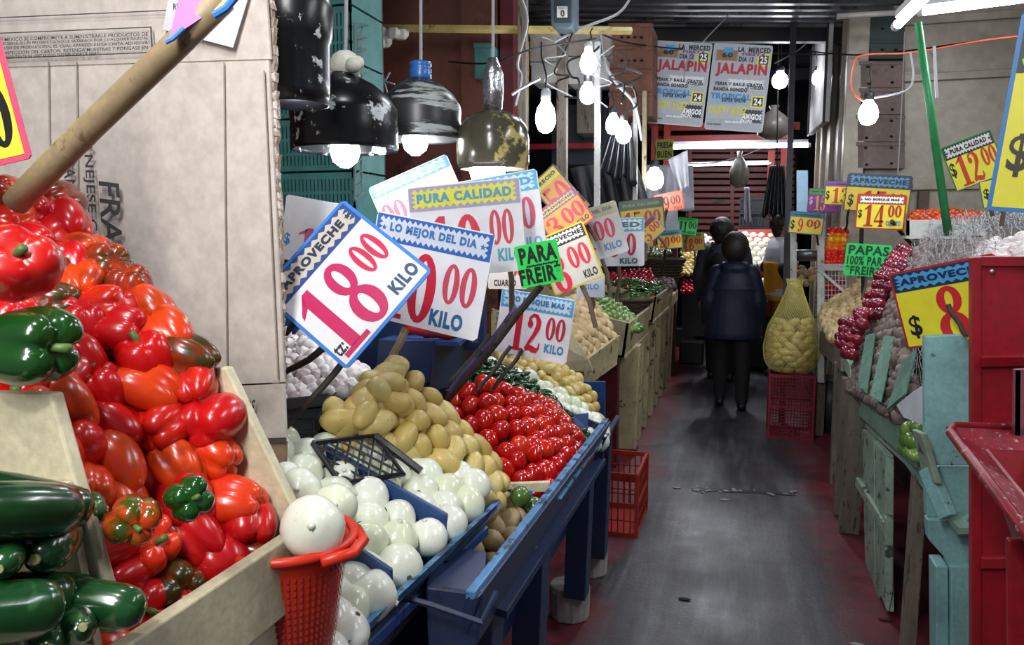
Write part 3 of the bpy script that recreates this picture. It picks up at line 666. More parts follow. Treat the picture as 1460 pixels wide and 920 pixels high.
# ---------------------------------------------------------------- blue stall on the left
bt = thing('blue_stall_table', 'long blue painted wooden stall table along the left of the aisle', 'table', (-.8, 2.2, 0))
e0, e1 = Vector((-.50, 1.44, .86)), Vector((-.49, 3.05, .86))
part('edge_board', MB().slab([e1, e0, e0+Vector((-.06, 0, -.20)), e1+Vector((-.06, 0, -.15))], (1, 0, 0), .028), DBLUE, bt, bevel=.004)
part('edge_lip', MB().beam(e0+Vector((-.02, 0, .0)), e1+Vector((-.02, 0, .0)), .022, .02), LBLUE, bt, bevel=.003)
part('top_board', MB().slab([(-.52, 1.7, .70), (-.51, 3.05, .70), (-1.9, 3.05, .95), (-1.9, 1.7, .95)], (0, 0, 1), .02), DBLUE, bt)
part('end_board', MB().slab([(-.52, 3.06, .84), (-.52, 3.06, .66), (-1.3, 3.06, .66), (-1.3, 3.06, 1.1)], (0, 1, 0), .02), DBLUE, bt)
for i, y in enumerate((1.75, 2.25, 3.02, 3.5)):
    if i < 3: part('leg', MB().beam((-.62, y, .12), (-.60, y, .72), .09, .10), DBLUE, bt, bevel=.004)
part('leg', MB().beam((-.62, 3.42, .13), (-.60, 3.40, .74), .11, .09), DBLUE, bt, bevel=.004)
part('edge_board', MB().slab([(-.52, 3.5, .78), (-.5, 3.0, .8), (-.56, 3.0, .66), (-.58, 3.5, .64)], (1, 0, 0), .02), DBLUE, bt)
part('shelf_board', MB().span((-1.7, 1.2, .42), (-.72, 3.0, .44)), DBLUE, bt)
part('rail', MB().beam((-.66, 1.2, .45), (-.66, 3.4, .45), .03, .08), DBLUE, bt)
CONC = paint('white_concrete', '#a59c98', '#5c1d24', .40, .8, 14, .5)
for i, (y, lab) in enumerate(((3.07, 'white painted concrete block under the nearest visible blue leg'), (3.52, 'white painted concrete block under the far blue leg'))):
    b = MB().lathe([(.085, 0), (.088, .12), (.083, .14)], (-.66, y, 0), 16, wob=.03); solo('foot_block', b, CONC, lab, 'block', bevel=.006)
solo('blue_drawer_box', MB().slab([PY(606, 836, 1.42), PY(690, 846, 1.46), PY(676, 960, 1.44), PY(612, 960, 1.40)], (.3, -1, 0), .22), DBLUE, 'dark blue wooden box hung under the blue stall edge at the bottom of the picture', 'box', bevel=.006)
solo('iron_bracket', MB().tube([PY(560, 848, 1.36), PY(612, 862, 1.36), PY(686, 888, 1.38), PY(707, 846, 1.46)], .007, 6), DBLUE, 'bent blue metal strap in front of the blue box below the onion tray', 'bracket')
solo('brown_carton', MB().slab([PY(655, 770, 1.95), PY(705, 790, 2.0), PY(690, 835, 2.0), PY(640, 830, 1.95)], (.3, -1, 0), .12), CARDB, 'brown cardboard box wedged under the low potato pile', 'box', bevel=.003)
# upper onion tray
ot = thing('onion_tray', 'light blue sloping wooden tray heaped with white onions', 'tray', (-.8, 1.5, .85))
f0, f1 = PY(488, 925, 1.08), PY(712, 716, 1.83)
part('front_lip', MB().slab([f1, f0, f0+Vector((-.03, 0, -.045)), f1+Vector((-.03, 0, -.05))], (1, 0, .3), .022), LBLUE, ot, bevel=.003)
bk1, bk0 = PY(560, 640, 1.95), PY(380, 700, 1.35)
part('bottom_board', MB().slab([f1+Vector((-.03, 0, -.07)), f0+Vector((-.03, 0, -.07)), Vector((-1.1, 1.1, 1.02)), Vector((-1.1, 1.85, 1.02))], (0, 0, 1), .02), BLUE, ot)
part('under_beam', MB().slab([f1+Vector((-.03, 0, -.05)), f0+Vector((-.03, 0, -.05)), f0+Vector((-.06, 0, -.16)), f1+Vector((-.07, 0, -.13))], (1, 0, 0), .02), DBLUE, ot)
def divider(a, b, h=.055):
    a = Vector(a); b = Vector(b); part('divider', MB().slab([a, b, b-Vector((0, 0, h)), a-Vector((0, 0, h))], (0, -1, 0), .012), BLUE, ot, bevel=.002)
divider((-.96, 1.575, 1.125), (-.625, 1.575, .975)); divider((-.80, 1.285, 1.06), (-.625, 1.285, .968)); divider((-.80, 1.06, 1.05), (-.80, 1.29, 1.06))
# onions: three bays
V = Vector
heap('onion', [[V((-.625, 1.62, .965)), V((-.78, 1.62, 1.035)), V((-.94, 1.62, 1.12))], [V((-.625, 1.72, .965)), V((-.75, 1.72, 1.03)), V((-.88, 1.72, 1.09))], [V((-.618, 1.84, .975)), V((-.72, 1.85, 1.03)), V((-.80, 1.86, 1.06))]], .088,
     'white onion in the far bay of the blue onion tray', 'onion', 'white onions in the far bay of the tray', 2, .06, 'rand', .78, .06, 11)
heap('onion', [[V((-.637, 1.54, .965)), V((-.80, 1.54, 1.05)), V((-1.0, 1.54, 1.16))], [V((-.637, 1.42, .96)), V((-.80, 1.42, 1.06)), V((-1.02, 1.42, 1.18))], [V((-.637, 1.31, .96)), V((-.80, 1.31, 1.05)), V((-.98, 1.31, 1.17))]], .092,
     'white onion in the middle bay of the blue onion tray', 'onion', 'white onions in the middle bay of the tray', 2, .1, 'rand', .78, .1, 12)
heap('onion', [[V((-.637, 1.255, .96)), V((-.73, 1.255, 1.0))], [V((-.632, 1.17, .95)), V((-.70, 1.17, .98))], [V((-.63, 1.06, .94)), V((-.68, 1.06, .95))]], .088,
     'white onion in the near bay of the tray, beside the red colander', 'onion', 'white onions in the near bay of the tray', 2, .1, 'rand', .8, .1, 13)
# red colander
CO = plain('orange_red_plastic', '#d8321a', .35, var=.06, trans=.0)
cc = PW(410, 782, 1.22); top = cc.z+.02
co = thing('plastic_colander', 'orange red perforated plastic colander holding big white onions', 'colander', (cc.x, cc.y, cc.z-.2))
for i in range(9):
    z0 = top-.012-i*.021; r0 = .092-i*.0052
part('bowl', MB().lathe([(.030, top-.27), (.052, top-.265), (.090, top-.02), (.097, top-.002), (.094, top-.002), (.086, top-.02), (.048, top-.255), (.02, top-.258)], (cc.x, cc.y, 0), 40), CO, co, True)
part('rim', MB().tube([(cc.x+.104*math.cos(a*math.pi/20), cc.y+.104*math.sin(a*math.pi/20), top) for a in range(41)], .0075, 8, False), CO, co, True)
hol = MB()
for i in range(13):
    z = top-.035-i*.0115; r = .0925-(top-z-.02)*.157/1.0
    for k in range(56):
        a = 2*math.pi*k/56; ca, sa = math.cos(a), math.sin(a); n = Vector((ca, sa, .15)).normalized(); t = Vector((-sa, ca, 0)); p = Vector((cc.x+ca*(r+.0007), cc.y+sa*(r+.0007), z)); b = n.cross(t)
        hol.add([p-t*.0022-b*.0032, p+t*.0022-b*.0032, p+t*.0022+b*.0032, p-t*.0022+b*.0032], [(0, 1, 2, 3)])
part('perforations', hol, plain('dark_red_hole', '#8e1c0e', .6), co, kind='stuff')
part('handle', MB().tube([(cc.x+.095, cc.y-.06, top-.005), (cc.x+.125, cc.y-.02, top-.005), (cc.x+.118, cc.y+.03, top-.005), (cc.x+.085, cc.y+.07, top-.005)], .009, 8), CO, co, True)
for (x, y, W_, s, l) in ((446, 752, 1.17, .096, 'big white onion with roots facing out on the colander rim'), (425, 700, 1.40, .085, 'smooth white onion lying on its side above the colander'), (396, 738, 1.25, .075, 'white onion at the left of the colander, half hidden by the tray'),
                       (478, 722, 1.38, .08, 'white onion right of the colander top, against the blue divider'), (408, 690, 1.42, .08, 'white onion at the foot of the cardboard carton'), (388, 706, 1.38, .07, 'white onion squeezed between tray board and colander')):
    place('onion', 2, PW(x, y, W_), Quaternion((.8, .5, .2, .1)).normalized(), s, l, 'onion', None)
# yellow potatoes mound
yp = [R((470, 640, 1.62), (520, 655, 1.68), (580, 690, 1.76), (640, 715, 1.82), (700, 735, 1.90)), R((475, 590, 1.62), (520, 590, 1.64), (580, 630, 1.72), (650, 670, 1.82), (718, 715, 1.93)),
      R((500, 560, 1.70), (545, 540, 1.70), (600, 580, 1.78), (670, 640, 1.90), (722, 690, 1.98)), R((530, 530, 1.80), (572, 508, 1.84), (612, 545, 1.92), (670, 605, 2.0), (722, 665, 2.08))]
heap('poty', yp, .071, 'yellow potato in the tall mound between the onions and the tomatoes', 'potato', 'yellow potatoes in the tall mound', 2, .12, 'lie', .91, .12, 21, lay=.66)
heap('potb', [R((722, 690, 2.12), (745, 705, 2.15), (768, 735, 2.18)), R((700, 720, 2.0), (735, 740, 2.02), (755, 765, 2.03)), R((660, 760, 1.86), (700, 790, 1.86), (735, 800, 1.88))], .066,
     'dusty tan potato in the low pile spilling to the blue table edge', 'potato', 'tan potatoes in the low pile', 2, .12, 'lie', .95, .12, 22)
pb = thing('potato_tray', 'narrow blue tray board holding back the low potato pile', 'tray', (-.6, 1.9, .7))
part('lip', MB().slab([PY(712, 712, 1.86), PY(718, 720, 1.84), PY(640, 800, 1.55), PY(630, 792, 1.57)], (1, 0, .2), .02), DBLUE, pb)
# black plastic crate lying at the left of the potatoes, open lattice
def lattice(name, label, cat, A, B, C_, nx, ny, mat, rim=.012, bar=.005, group=None, partname='lattice', diamond=False):
    o = thing(name, label, cat, A, group); A, B, C_ = Vector(A), Vector(B), Vector(C_); u = B-A; v = C_-A; D = B+v
    part('rim', MB().tube([A, B, D, C_, A], rim, 6), mat, o)
    m = MB()
    if diamond:
        for i in range(-ny, nx+1):
            for s in (1, -1):
                P = []
                for j in range(ny+1):
                    x = (i+j) if s > 0 else (i+ny-j)
                    if 0 <= x <= nx: P.append(A+u*(x/nx)+v*(j/ny))
                if len(P) > 1: m.tube(P, bar, 5)
    else:
        for i in range(1, nx): m.tube([A+u*(i/nx), C_+u*(i/nx)], bar, 5)
        for j in range(1, ny): m.tube([A+v*(j/ny), B+v*(j/ny)], bar, 5)
    part(partname, m, mat, o, kind='stuff'); return o
lc = lattice('black_crate_side', 'black plastic crate with a diamond lattice side in front of the yellow potatoes', 'crate', PY(446, 632, 1.52), PY(535, 622, 1.66), PY(486, 690, 1.48), 5, 3, BLK, .007, .003, diamond=True)
part('rail', MB().tube([PY(535, 622, 1.66), PY(600, 672, 1.66)], .01, 6), BLK, lc)
part('side_wall', MB().slab([PY(446, 600, 1.66), PY(480, 560, 1.70), PY(474, 622, 1.66), PY(446, 640, 1.60)], (1, -1, 0), .01), BLK, lc)
bx = thing('black_lidded_crate', 'flat black plastic crate under the garlic, seen from its grooved lid', 'crate', PY(440, 610, 1.7))
part('lid', MB().slab([PY(380, 572, 1.85), PY(470, 560, 1.9), PY(455, 612, 1.66), PY(370, 618, 1.62)], (0, 0, 1), .012), BLK, bx, bevel=.004)
part('wall', MB().slab([PY(370, 620, 1.60), PY(455, 614, 1.64), PY(450, 645, 1.62), PY(370, 650, 1.6)], (0, -1, 0), .012), BLK, bx, bevel=.004)
part('wall', MB().slab([PY(457, 614, 1.64), PY(474, 562, 1.88), PY(480, 585, 1.9), PY(458, 640, 1.64)], (1, 0, 0), .012), BLK, bx, bevel=.004)
part('rib', MB().tube([PY(375, 600, 1.70), PY(462, 594, 1.74)], .004, 5), BLK, bx); part('rib', MB().tube([PY(378, 588, 1.77), PY(466, 578, 1.80)], .004, 5), BLK, bx)
# garlic behind the carton edge
heap('garlic', [R((400, 560, 1.9), (450, 560, 1.95), (505, 545, 2.0)), R((395, 510, 2.05), (445, 505, 2.1), (530, 530, 2.15)), R((395, 470, 2.3), (440, 470, 2.35), (520, 520, 2.35))], .048, 'white garlic bulb in the heap behind the cardboard carton edge', 'garlic', 'white garlic behind the carton', 1, .15, 'rand', .9, .12, 31)
# blue crates behind signs
for (A, B_, Cc, nm, lb_) in (((548, 482, 2.45), (662, 480, 2.6), (562, 520, 2.4), 0, 'dark blue wooden box behind the potato mound'), ):
    s_ = thing('blue_box', lb_, 'box', PY(*A))
    part('top_board', MB().slab(R((540, 484, 2.4), (560, 478, 2.7), (668, 478, 2.8), (655, 488, 2.45)), (0, 0, 1), .015), BLUE, s_)
    part('front_board', MB().slab(R((540, 486, 2.4), (618, 486, 2.42), (612, 545, 2.42), (535, 545, 2.4)), (0, -1, 0), .02), DBLUE, s_)
    part('side_board', MB().slab(R((618, 486, 2.42), (668, 480, 2.75), (662, 545, 2.75), (612, 560, 2.42)), (1, -1, 0), .02), DBLUE, s_)
solo('blue_plank', MB().slab(R((395, 410, 2.6), (440, 415, 2.6), (520, 470, 2.6), (395, 475, 2.6)), (0, -1, 0), .03), BLUE, 'bright blue plank behind the garlic, left of the large price sign', 'plank')
solo('blue_backboard', MB().slab(R((520, 420, 2.75), (690, 420, 2.75), (690, 500, 2.75), (520, 500, 2.75)), (0, -1, 0), .03), DBLUE, 'dark blue board across the back of the stall under the signs', 'board')
for i, (x, y, r, l) in enumerate(((600, 470, .05, 'long red chili pepper on the blue box'), (632, 474, .04, 'short red chili pepper right of the long one'))):
    solo('red_chili', MB().tube([PY(x-28, y+4, 2.5), PY(x-8, y-4, 2.5), PY(x+10, y, 2.5), PY(x+30, y+3, 2.5)], [.012, .03, .028, .008], 12), M_TOM, l, 'chili', smooth=True)
# tomatoes
tm = [R((712, 700, 2.20), (760, 705, 2.24), (798, 688, 2.36), (828, 655, 2.64), (842, 640, 2.8)), R((690, 660, 2.24), (740, 650, 2.3), (780, 630, 2.45), (810, 618, 2.68), (825, 615, 2.85)),
      R((655, 610, 2.35), (700, 595, 2.4), (750, 590, 2.52), (790, 585, 2.7), (810, 595, 2.9)), R((630, 570, 2.5), (690, 540, 2.55), (735, 552, 2.66), (775, 568, 2.8), (800, 580, 2.95))]
heap('tomato', tm, .068, 'shiny red plum tomato in the heap before the green chilies', 'tomato', 'red plum tomatoes in the heap', 2, .2, 'rand', .92, .1, 41)
tt = thing('tomato_tray', 'worn blue tray edge lined with grey plastic below the tomatoes', 'tray', (-.55, 2.6, .8))
part('lip', MB().slab([PY(868, 600, 3.25), PY(790, 706, 2.18), PY(800, 712, 2.16), PY(872, 612, 3.25)], (1, 0, .2), .02), LBLUE, tt)
part('plastic_liner', MB().tube([PY(792, 700, 2.2), PY(812, 680, 2.4), PY(834, 652, 2.65), PY(850, 630, 2.95)], [.012, .016, .014, .01], 7), plain('grey_liner', '#8d8d90', .4, var=.4, scale=40), tt)
solo('wood_scrap', MB().slab(R((727, 690, 2.14), (784, 688, 2.2), (784, 702, 2.2), (727, 702, 2.14)), (.2, -1, 0), .02), CREAM, 'pale wooden block between the tomatoes and the low potatoes', 'block', bevel=.002)
for i, (x, y, l) in enumerate(((762, 722, 'bright green round fruit lying beside the low potatoes'), (742, 708, 'smaller green fruit half hidden behind the bright green one'))):
    place('greentom', i, PW(x, y, 2.28-.05*i), Quaternion((1, .2, .1, 0)).normalized(), .062, l, 'fruit', None)
solo('blue_strip', MB().slab(R((720, 698, 2.1), (760, 700, 2.15), (758, 712, 2.15), (715, 708, 2.1)), (.2, -1, .2), .01), LBLUE, 'small light blue strip of wood under the pale block', 'strip')
# green chilies: shiny dark jalapenos from behind the tomatoes down to the table edge
heap('jalapeno', [R((632, 548, 2.62), (660, 515, 2.75), (700, 508, 2.9)), R((690, 548, 2.66), (725, 530, 2.78), (752, 525, 2.9)), R((745, 568, 2.74), (775, 556, 2.88), (800, 562, 2.98)), R((795, 602, 2.82), (812, 594, 2.92), (830, 598, 3.0)), R((832, 640, 2.84), (846, 630, 2.92), (854, 620, 3.0))], .068,
     'dark green jalapeno chili in the band behind the tomatoes', 'chili', 'jalapenos behind the tomatoes', 2, .15, 'lie', .62, .12, 51, rel=.7)
heap('onion_far', [R((752, 560, 3.0), (735, 540, 3.1), (700, 512, 3.2)), R((806, 590, 2.98), (795, 562, 3.1), (765, 532, 3.2)), R((842, 620, 3.0), (836, 592, 3.12), (815, 562, 3.22)), R((858, 628, 3.0), (866, 608, 3.15), (846, 585, 3.25))], .072,
     'greenish white onion in the strip behind the jalapenos', 'onion', 'white onions behind the jalapenos', 1, .12, 'rand', .9, .1, 52)
heap('poty', [R((800, 585, 3.30), (780, 555, 3.35), (755, 530, 3.4), (715, 505, 3.45)), R((835, 585, 3.35), (815, 548, 3.4), (790, 522, 3.45), (745, 502, 3.5)), R((860, 600, 3.35), (850, 565, 3.45), (822, 530, 3.55), (780, 505, 3.6))], .060,
     'pale potato in the farthest heap on the blue table', 'potato', 'pale potatoes at the far end of the blue table', 1, .12, 'rand', .9, .12, 53)
solo('blue_divider', MB().slab(R((818, 592, 2.93), (838, 590, 2.93), (838, 612, 2.92), (818, 608, 2.92)), (0, -1, 0), .015), BLUE, 'little bright blue divider between jalapenos and white onions', 'divider')
solo('bright_blue_board', MB().slab(R((828, 545, 3.75), (862, 545, 3.75), (862, 600, 3.75), (828, 600, 3.75)), (0, -1, 0), .03), BLUE, 'bright blue panel at the end of the blue stall', 'panel')
solo('maroon_post', MB().span((-.93, 5.22, 0), (-.80, 5.32, 1.0)), MAROON, 'dark maroon post between the blue stall and the cream stall', 'post')
# red crate on the floor by the blue stall
def crate(name, label, c, d, mat, nx=9, nz=7, group=None, yaw=0, bars=.009):
    """open-work crate: corner posts, rims and slotted walls; c = centre of the floor of it, d = size"""
    o = thing(name, label, 'crate', c, group); x, y, z = d[0]/2, d[1]/2, d[2]; q = Matrix.Rotation(yaw, 3, 'Z'); c = Vector(c)
    P = lambda a, b, h: c+q @ Vector((a, b, h))
    for sx in (-1, 1):
        for sy in (-1, 1): part('corner_post', MB().beam(P(sx*x, sy*y, 0), P(sx*x, sy*y, z), bars*2.4, bars*2.4, q @ Vector((1, 0, 0))), mat, o)
    for h in (.01, z*.5, z-.012):
        part('rim' if h > z*.9 else 'band', MB().beam(P(-x, -y, h), P(x, -y, h), bars*1.6, bars*3).beam(P(-x, y, h), P(x, y, h), bars*1.6, bars*3).beam(P(-x, -y, h), P(-x, y, h), bars*1.6, bars*3).beam(P(x, -y, h), P(x, y, h), bars*1.6, bars*3), mat, o)
    for nm, (ax, ay), (bx_, by), n in (('front_grille', (-x, -y), (x, -y), nx), ('back_grille', (-x, y), (x, y), nx), ('side_grille', (-x, -y), (-x, y), max(4, int(nx*d[1]/d[0]))), ('side_grille', (x, -y), (x, y), max(4, int(nx*d[1]/d[0])))):
        m = MB()
        for i in range(1, n): t = i/n; m.beam(P(ax+(bx_-ax)*t, ay+(by-ay)*t, 0), P(ax+(bx_-ax)*t, ay+(by-ay)*t, z), bars*.8, bars*.8, q @ Vector((1, 0, 0)))
        for j in range(1, nz): m.beam(P(ax, ay, z*j/nz), P(bx_, by, z*j/nz), bars*.8, bars*.8)
        part(nm, m, mat, o, kind='stuff')
    part('floor_panel', MB().add([P(-x, -y, .006), P(x, -y, .006), P(x, y, .006), P(-x, y, .006)], [(0, 1, 2, 3)]), mat, o)
    return o
RCR = plain('red_crate_plastic', '#9c2418', .45, var=.25); MCR = plain('maroon_crate_plastic', '#7e1428', .45, var=.25)
crate('red_crate', 'red plastic open crate on the floor beside the end of the blue stall', (-.70, 4.22, 0), (.40, .44, .35), RCR, 12, 4, bars=.008)
# ---------------------------------------------------------------- cream stalls farther left
cs = thing('cream_stall', 'cream painted wooden stall boxes with a row of tall post fronts, left side', 'stall', (-1.1, 6.8, 0))
yb = 5.66
def cbox(y0, y1, xf, ztop, zb, xb=-1.9):
    part('front_board', MB().slab([(xf, y1, ztop), (xf, y0, ztop), (xf-.03, y0, zb), (xf-.03, y1, zb)], (1, 0, 0), .025), CREAM2, cs, bevel=.004)
    part('side_board', MB().slab([(xf, y0, ztop), (xb, y0, ztop+.25), (xb, y0, zb), (xf-.03, y0, zb)], (0, -1, 0), .025), CREAM2, cs, bevel=.004)
    part('bottom_board', MB().slab([(xf-.02, y0, zb+.02), (xf-.02, y1, zb+.02), (xb, y1, zb+.12), (xb, y0, zb+.12)], (0, 0, 1), .02), CREAM2, cs)
cbox(5.05, 6.3, -.70, 1.04, .80); cbox(6.35, 8.0, -.66, 1.12, .9)
part('back_board', MB().slab([(-1.1, 5.3, 1.30), (-.78, 5.3, 1.02), (-.78, 5.3, .8), (-1.9, 5.3, .8), (-1.9, 5.3, 1.4)], (0, -1, 0), .02), CREAM2, cs)
for i in range(9):
    y = 5.62+i*.44; part('post', MB().beam((-.80, y, 0), (-.78, y, .82 if y < 6.3 else .95), .17 if i == 0 else .12, .13, (0, 1, 0)), CREAM2, cs, bevel=.006)
    if i == 0: part('base_stub', MB().span((-.88, y-.07, 0), (-.71, y+.07, .05)), MAROON, cs)
part('rail', MB().beam((-.76, 5.62, .80), (-.74, 9.2, .93), .05, .12), CREAM2, cs, bevel=.004)
solo('maroon_column', MB().span((-.84, 9.0, 0), (-.72, 9.12, 1.5)), MAROON, 'maroon square column at the far end of the cream stalls', 'column')
# cream potato box right behind the 12.00 sign
pbx = thing('cream_potato_box', 'cream painted sloping box heaped with tan potatoes behind the 12.00 sign', 'box', (-.9, 4.0, .8))
part('side_board', MB().slab(R((812, 470, 3.95), (838, 512, 3.88), (846, 530, 3.88), (700, 530, 3.88), (700, 440, 3.95)), (0, -1, 0), .02), CREAM2, pbx, bevel=.003)
part('front_board', MB().slab(R((838, 512, 3.88), (884, 478, 4.5), (880, 515, 4.5), (838, 545, 3.88)), (1, 0, 0), .02), CREAM2, pbx, bevel=.003)
part('bottom_board', MB().slab(R((838, 545, 3.88), (880, 515, 4.5), (780, 500, 4.5), (700, 545, 3.88)), (0, 0, 1), .02), CREAM2, pbx)
heap('potb', [R((832, 508, 3.92), (826, 480, 3.98), (812, 462, 4.02), (800, 440, 4.1)), R((852, 500, 4.1), (850, 465, 4.2), (830, 440, 4.3), (815, 425, 4.35)), R((880, 485, 4.45), (868, 452, 4.5), (846, 425, 4.55), (830, 412, 4.6))], .072, 'tan potato in the cream box behind the 12.00 sign', 'potato', 'tan potatoes in the cream box', 1, .1, 'lie', .88, .12, 61)
heap('greentom', [R((868, 468, 5.1), (855, 445, 5.15), (835, 415, 5.25)), R((893, 468, 5.15), (885, 440, 5.3), (860, 420, 5.4)), R((915, 466, 5.25), (905, 448, 5.5), (885, 430, 5.7))], .055, 'green tomatillo in the cream box', 'tomatillo', 'green tomatillos in the cream box', 1, .15, 'rand', .9, .15, 62)
# baskets
WICK = paint('wicker', '#4a3c2c', '#2a2119', .45, .75, 40, .6)
def basket(label, c, r, h):
    o = thing('wicker_basket', label, 'basket', c); m = MB(); c = Vector(c)
    for j in range(9):
        t = j/8; z = c.z+h*t; rr_ = r*(.72+.28*t); m.tube([(c.x+rr_*math.cos(a*math.pi/16)*(1+.012*(-1)**(a+j)), c.y+rr_*math.sin(a*math.pi/16)*(1+.012*(-1)**(a+j)), z) for a in range(33)], h*.055, 6, False)
    part('woven_bands', m, WICK, o, kind='stuff')
    part('shell', MB().lathe([(r*.68, c.z), (r*.97, c.z+h), (r*.93, c.z+h), (r*.6, c.z+.02)], (c.x, c.y, 0), 28), WICK, o)
    part('rim', MB().tube([(c.x+r*math.cos(a*math.pi/16), c.y+r*math.sin(a*math.pi/16), c.z+h) for a in range(33)], h*.09, 6, False), WICK, o)
    return o
bc = PY(893, 432, 6.5); basket('flat wicker basket heaped with thin green chilies', (bc.x-.02, bc.y, bc.z-.10), .30, .14)
heap('serrano', [R((848, 414, 6.35), (895, 418, 6.2), (940, 411, 6.35)), R((850, 402, 6.55), (895, 394, 6.5), (944, 400, 6.55)), R((852, 398, 6.8), (895, 392, 6.8), (938, 397, 6.8))], .085, 'thin green chili heaped in the wicker basket', 'chili', 'thin green chilies in the basket', 1, .2, 'lie', .62, .15, 63)
heap('radish', [R((850, 410, 6.9), (895, 408, 6.8), (930, 398, 6.9)), R((852, 392, 7.1), (895, 385, 7.1), (925, 382, 7.1))], .055, 'red radish heaped behind the green chilies', 'radish', 'red radishes behind the chilies', 1, .15, 'rand', .92, .12, 64)
heap('garlicp', [R((932, 410, 7.3), (948, 410, 7.3), (960, 404, 7.4)), R((930, 398, 7.6), (945, 396, 7.6), (958, 396, 7.6))], .05, 'small pale bulb beside the radishes', 'garlic', 'small bulbs beside the radishes', 1, .15, 'rand', .92, .12, 65)
bc = PY(940, 385, 8.2); basket('deep wicker basket with green leaves far down the left side', (bc.x, bc.y, bc.z-.13), .26, .24)
heap('greentom', [R((915, 360, 8.1), (940, 362, 8.0), (955, 358, 8.1)), R((915, 352, 8.4), (935, 350, 8.4), (950, 352, 8.4))], .05, 'green chili or tomatillo in the far wicker basket', 'tomatillo', 'green produce in the far basket', 1, .15, 'rand', .9, .15, 66)
# ---------------------------------------------------------------- right side stalls
tq = thing('turquoise_stall', 'turquoise and mint painted wooden stall table along the right of the aisle', 'table', (1.1, 3.4, 0))
MINT2 = paint('pale_mint_paint', '#9db59f', '#4a4a40', .42, .55, 13, .5)
A, B = PX(1210, 543, .62), PX(1318, 612, .62)
part('edge_board', MB().slab([A, B, B+Vector((0, 0, -.16)), A+Vector((0, 0, -.15))], (-1, 0, 0), .03), MINT, tq, bevel=.004)
part('shade_panel', MB().span((1.05, 2.4, 0), (1.09, 5.0, .74)), DARK, tq)  # added dark sheet standing in for the shade under the table
part('under_rail', MB().slab([A+Vector((.03, -.1, -.15)), B+Vector((.03, 0, -.16)), B+Vector((.03, 0, -.21)), A+Vector((.03, -.1, -.20))], (-1, 0, 0), .03), MINT2, tq, bevel=.004)
part('top_board', MB().slab([(.64, A.y, .70), (.64, 2.5, .74), (2.2, 2.5, 1.0), (2.2, A.y, 1.0)], (0, 0, 1), .02), MINT, tq)
pf = PY(1318, 480, 2.62); pg = PY(1386, 480, 2.62)
part('corner_post', MB().slab([PY(1318, 480, 2.62), PY(1386, 476, 2.62), PY(1386, 664, 2.62), PY(1319, 664, 2.62)], (0, -1, 0), .035), TURQ, tq, bevel=.004)
part('corner_block', MB().slab([PY(1319, 666, 2.64), PY(1386, 666, 2.64), PY(1386, 738, 2.64), PY(1322, 738, 2.64)], (0, -1, 0), .05), TURQ, tq, bevel=.004)
part('corner_block', MB().slab([PY(1322, 741, 2.62), PY(1386, 741, 2.62), PY(1386, 806, 2.62), PY(1358, 808, 2.62), PY(1324, 770, 2.62)], (0, -1, 0), .05), TURQ, tq, bevel=.004)
part('brace', MB().beam(PY(1322, 668, 2.58), PY(1352, 738, 2.50), .03, .05), TURQ, tq, bevel=.004)
part('angled_board', MB().slab([PY(1300, 612, 2.66), PY(1312, 618, 2.5), PY(1334, 690, 2.5), PY(1318, 690, 2.66)], (-1, -.2, 0), .02), MINT2, tq, bevel=.004)
part('leg', MB().slab([PY(1334, 808, 2.62), PY(1352, 808, 2.62), PY(1354, 1000, 2.62), PY(1336, 1000, 2.62)], (0, -1, 0), .10), TURQ, tq, bevel=.004)
part('leg', MB().slab([PY(1356, 808, 2.60), PY(1386, 808, 2.60), PY(1386, 1010, 2.60), PY(1356, 1010, 2.60)], (0, -1, 0), .10), TURQ, tq, bevel=.004)
part('leaning_leg', MB().beam((.66, 3.16, 0), (.68, 3.22, .72), .05, .06), GREYW, tq, bevel=.004)
part('plank', MB().slab([PX(1229, 612, .63), PX(1246, 630, .63), PX(1247, 846, .63), PX(1241, 852, .63), PX(1234, 838, .63)], (-1, 0, 0), .03), MINT2, tq, bevel=.003)
part('plank', MB().slab([PX(1247, 631, .63), PX(1263, 648, .63), PX(1264, 872, .63), PX(1256, 850, .63), PX(1248, 862, .63)], (-1, 0, 0), .03), MINT2, tq, bevel=.003)
part('plank', MB().slab([PY(1263, 650, 3.42), PY(1275, 656, 3.42), PY(1274, 736, 3.42), PY(1263, 732, 3.42)], (0, -1, 0), .03), MINT2, tq, bevel=.003)
part('plank', MB().slab([PY(1262, 738, 3.42), PY(1274, 742, 3.42), PY(1273, 845, 3.42), PY(1268, 872, 3.42), PY(1263, 868, 3.42)], (0, -1, 0), .03), MINT2, tq, bevel=.003)
part('cross_rail', MB().beam((.62, 4.3, .32), (.64, 3.5, .34), .03, .05), MINT2, tq, bevel=.003)
for y, h in ((4.42, .76), (4.70, .8)): part('leg', MB().beam((.60, y, 0), (.62, y+.02, h), .10, .08), GREYW, tq, bevel=.004)
part('rail_end', MB().slab([PX(1197, 490, .60), PX(1211, 520, .60), PX(1213, 545, .60), PX(1200, 520, .60)], (-1, 0, 0), .03), MINT2, tq, bevel=.004)
g2 = thing('mint_stall_end', 'weathered grey green stall corner under the tan potatoes, right side', 'table', (.9, 5.7, 0))
part('edge_board', MB().slab([PX(1163, 468, .60), PX(1198, 488, .60), PX(1199, 530, .60), PX(1165, 498, .60)], (-1, 0, 0), .03), GREYW, g2, bevel=.004)
part('top_board', MB().slab([(.62, 5.1, .80), (.62, 6.9, .80), (2.2, 6.9, 1.0), (2.2, 5.1, 1.0)], (0, 0, 1), .02), GREYW, g2)
part('shade_panel', MB().span((1.05, 5.0, 0), (1.09, 6.9, .8)), DARK, g2)  # shade below this table, also put in as a dark sheet
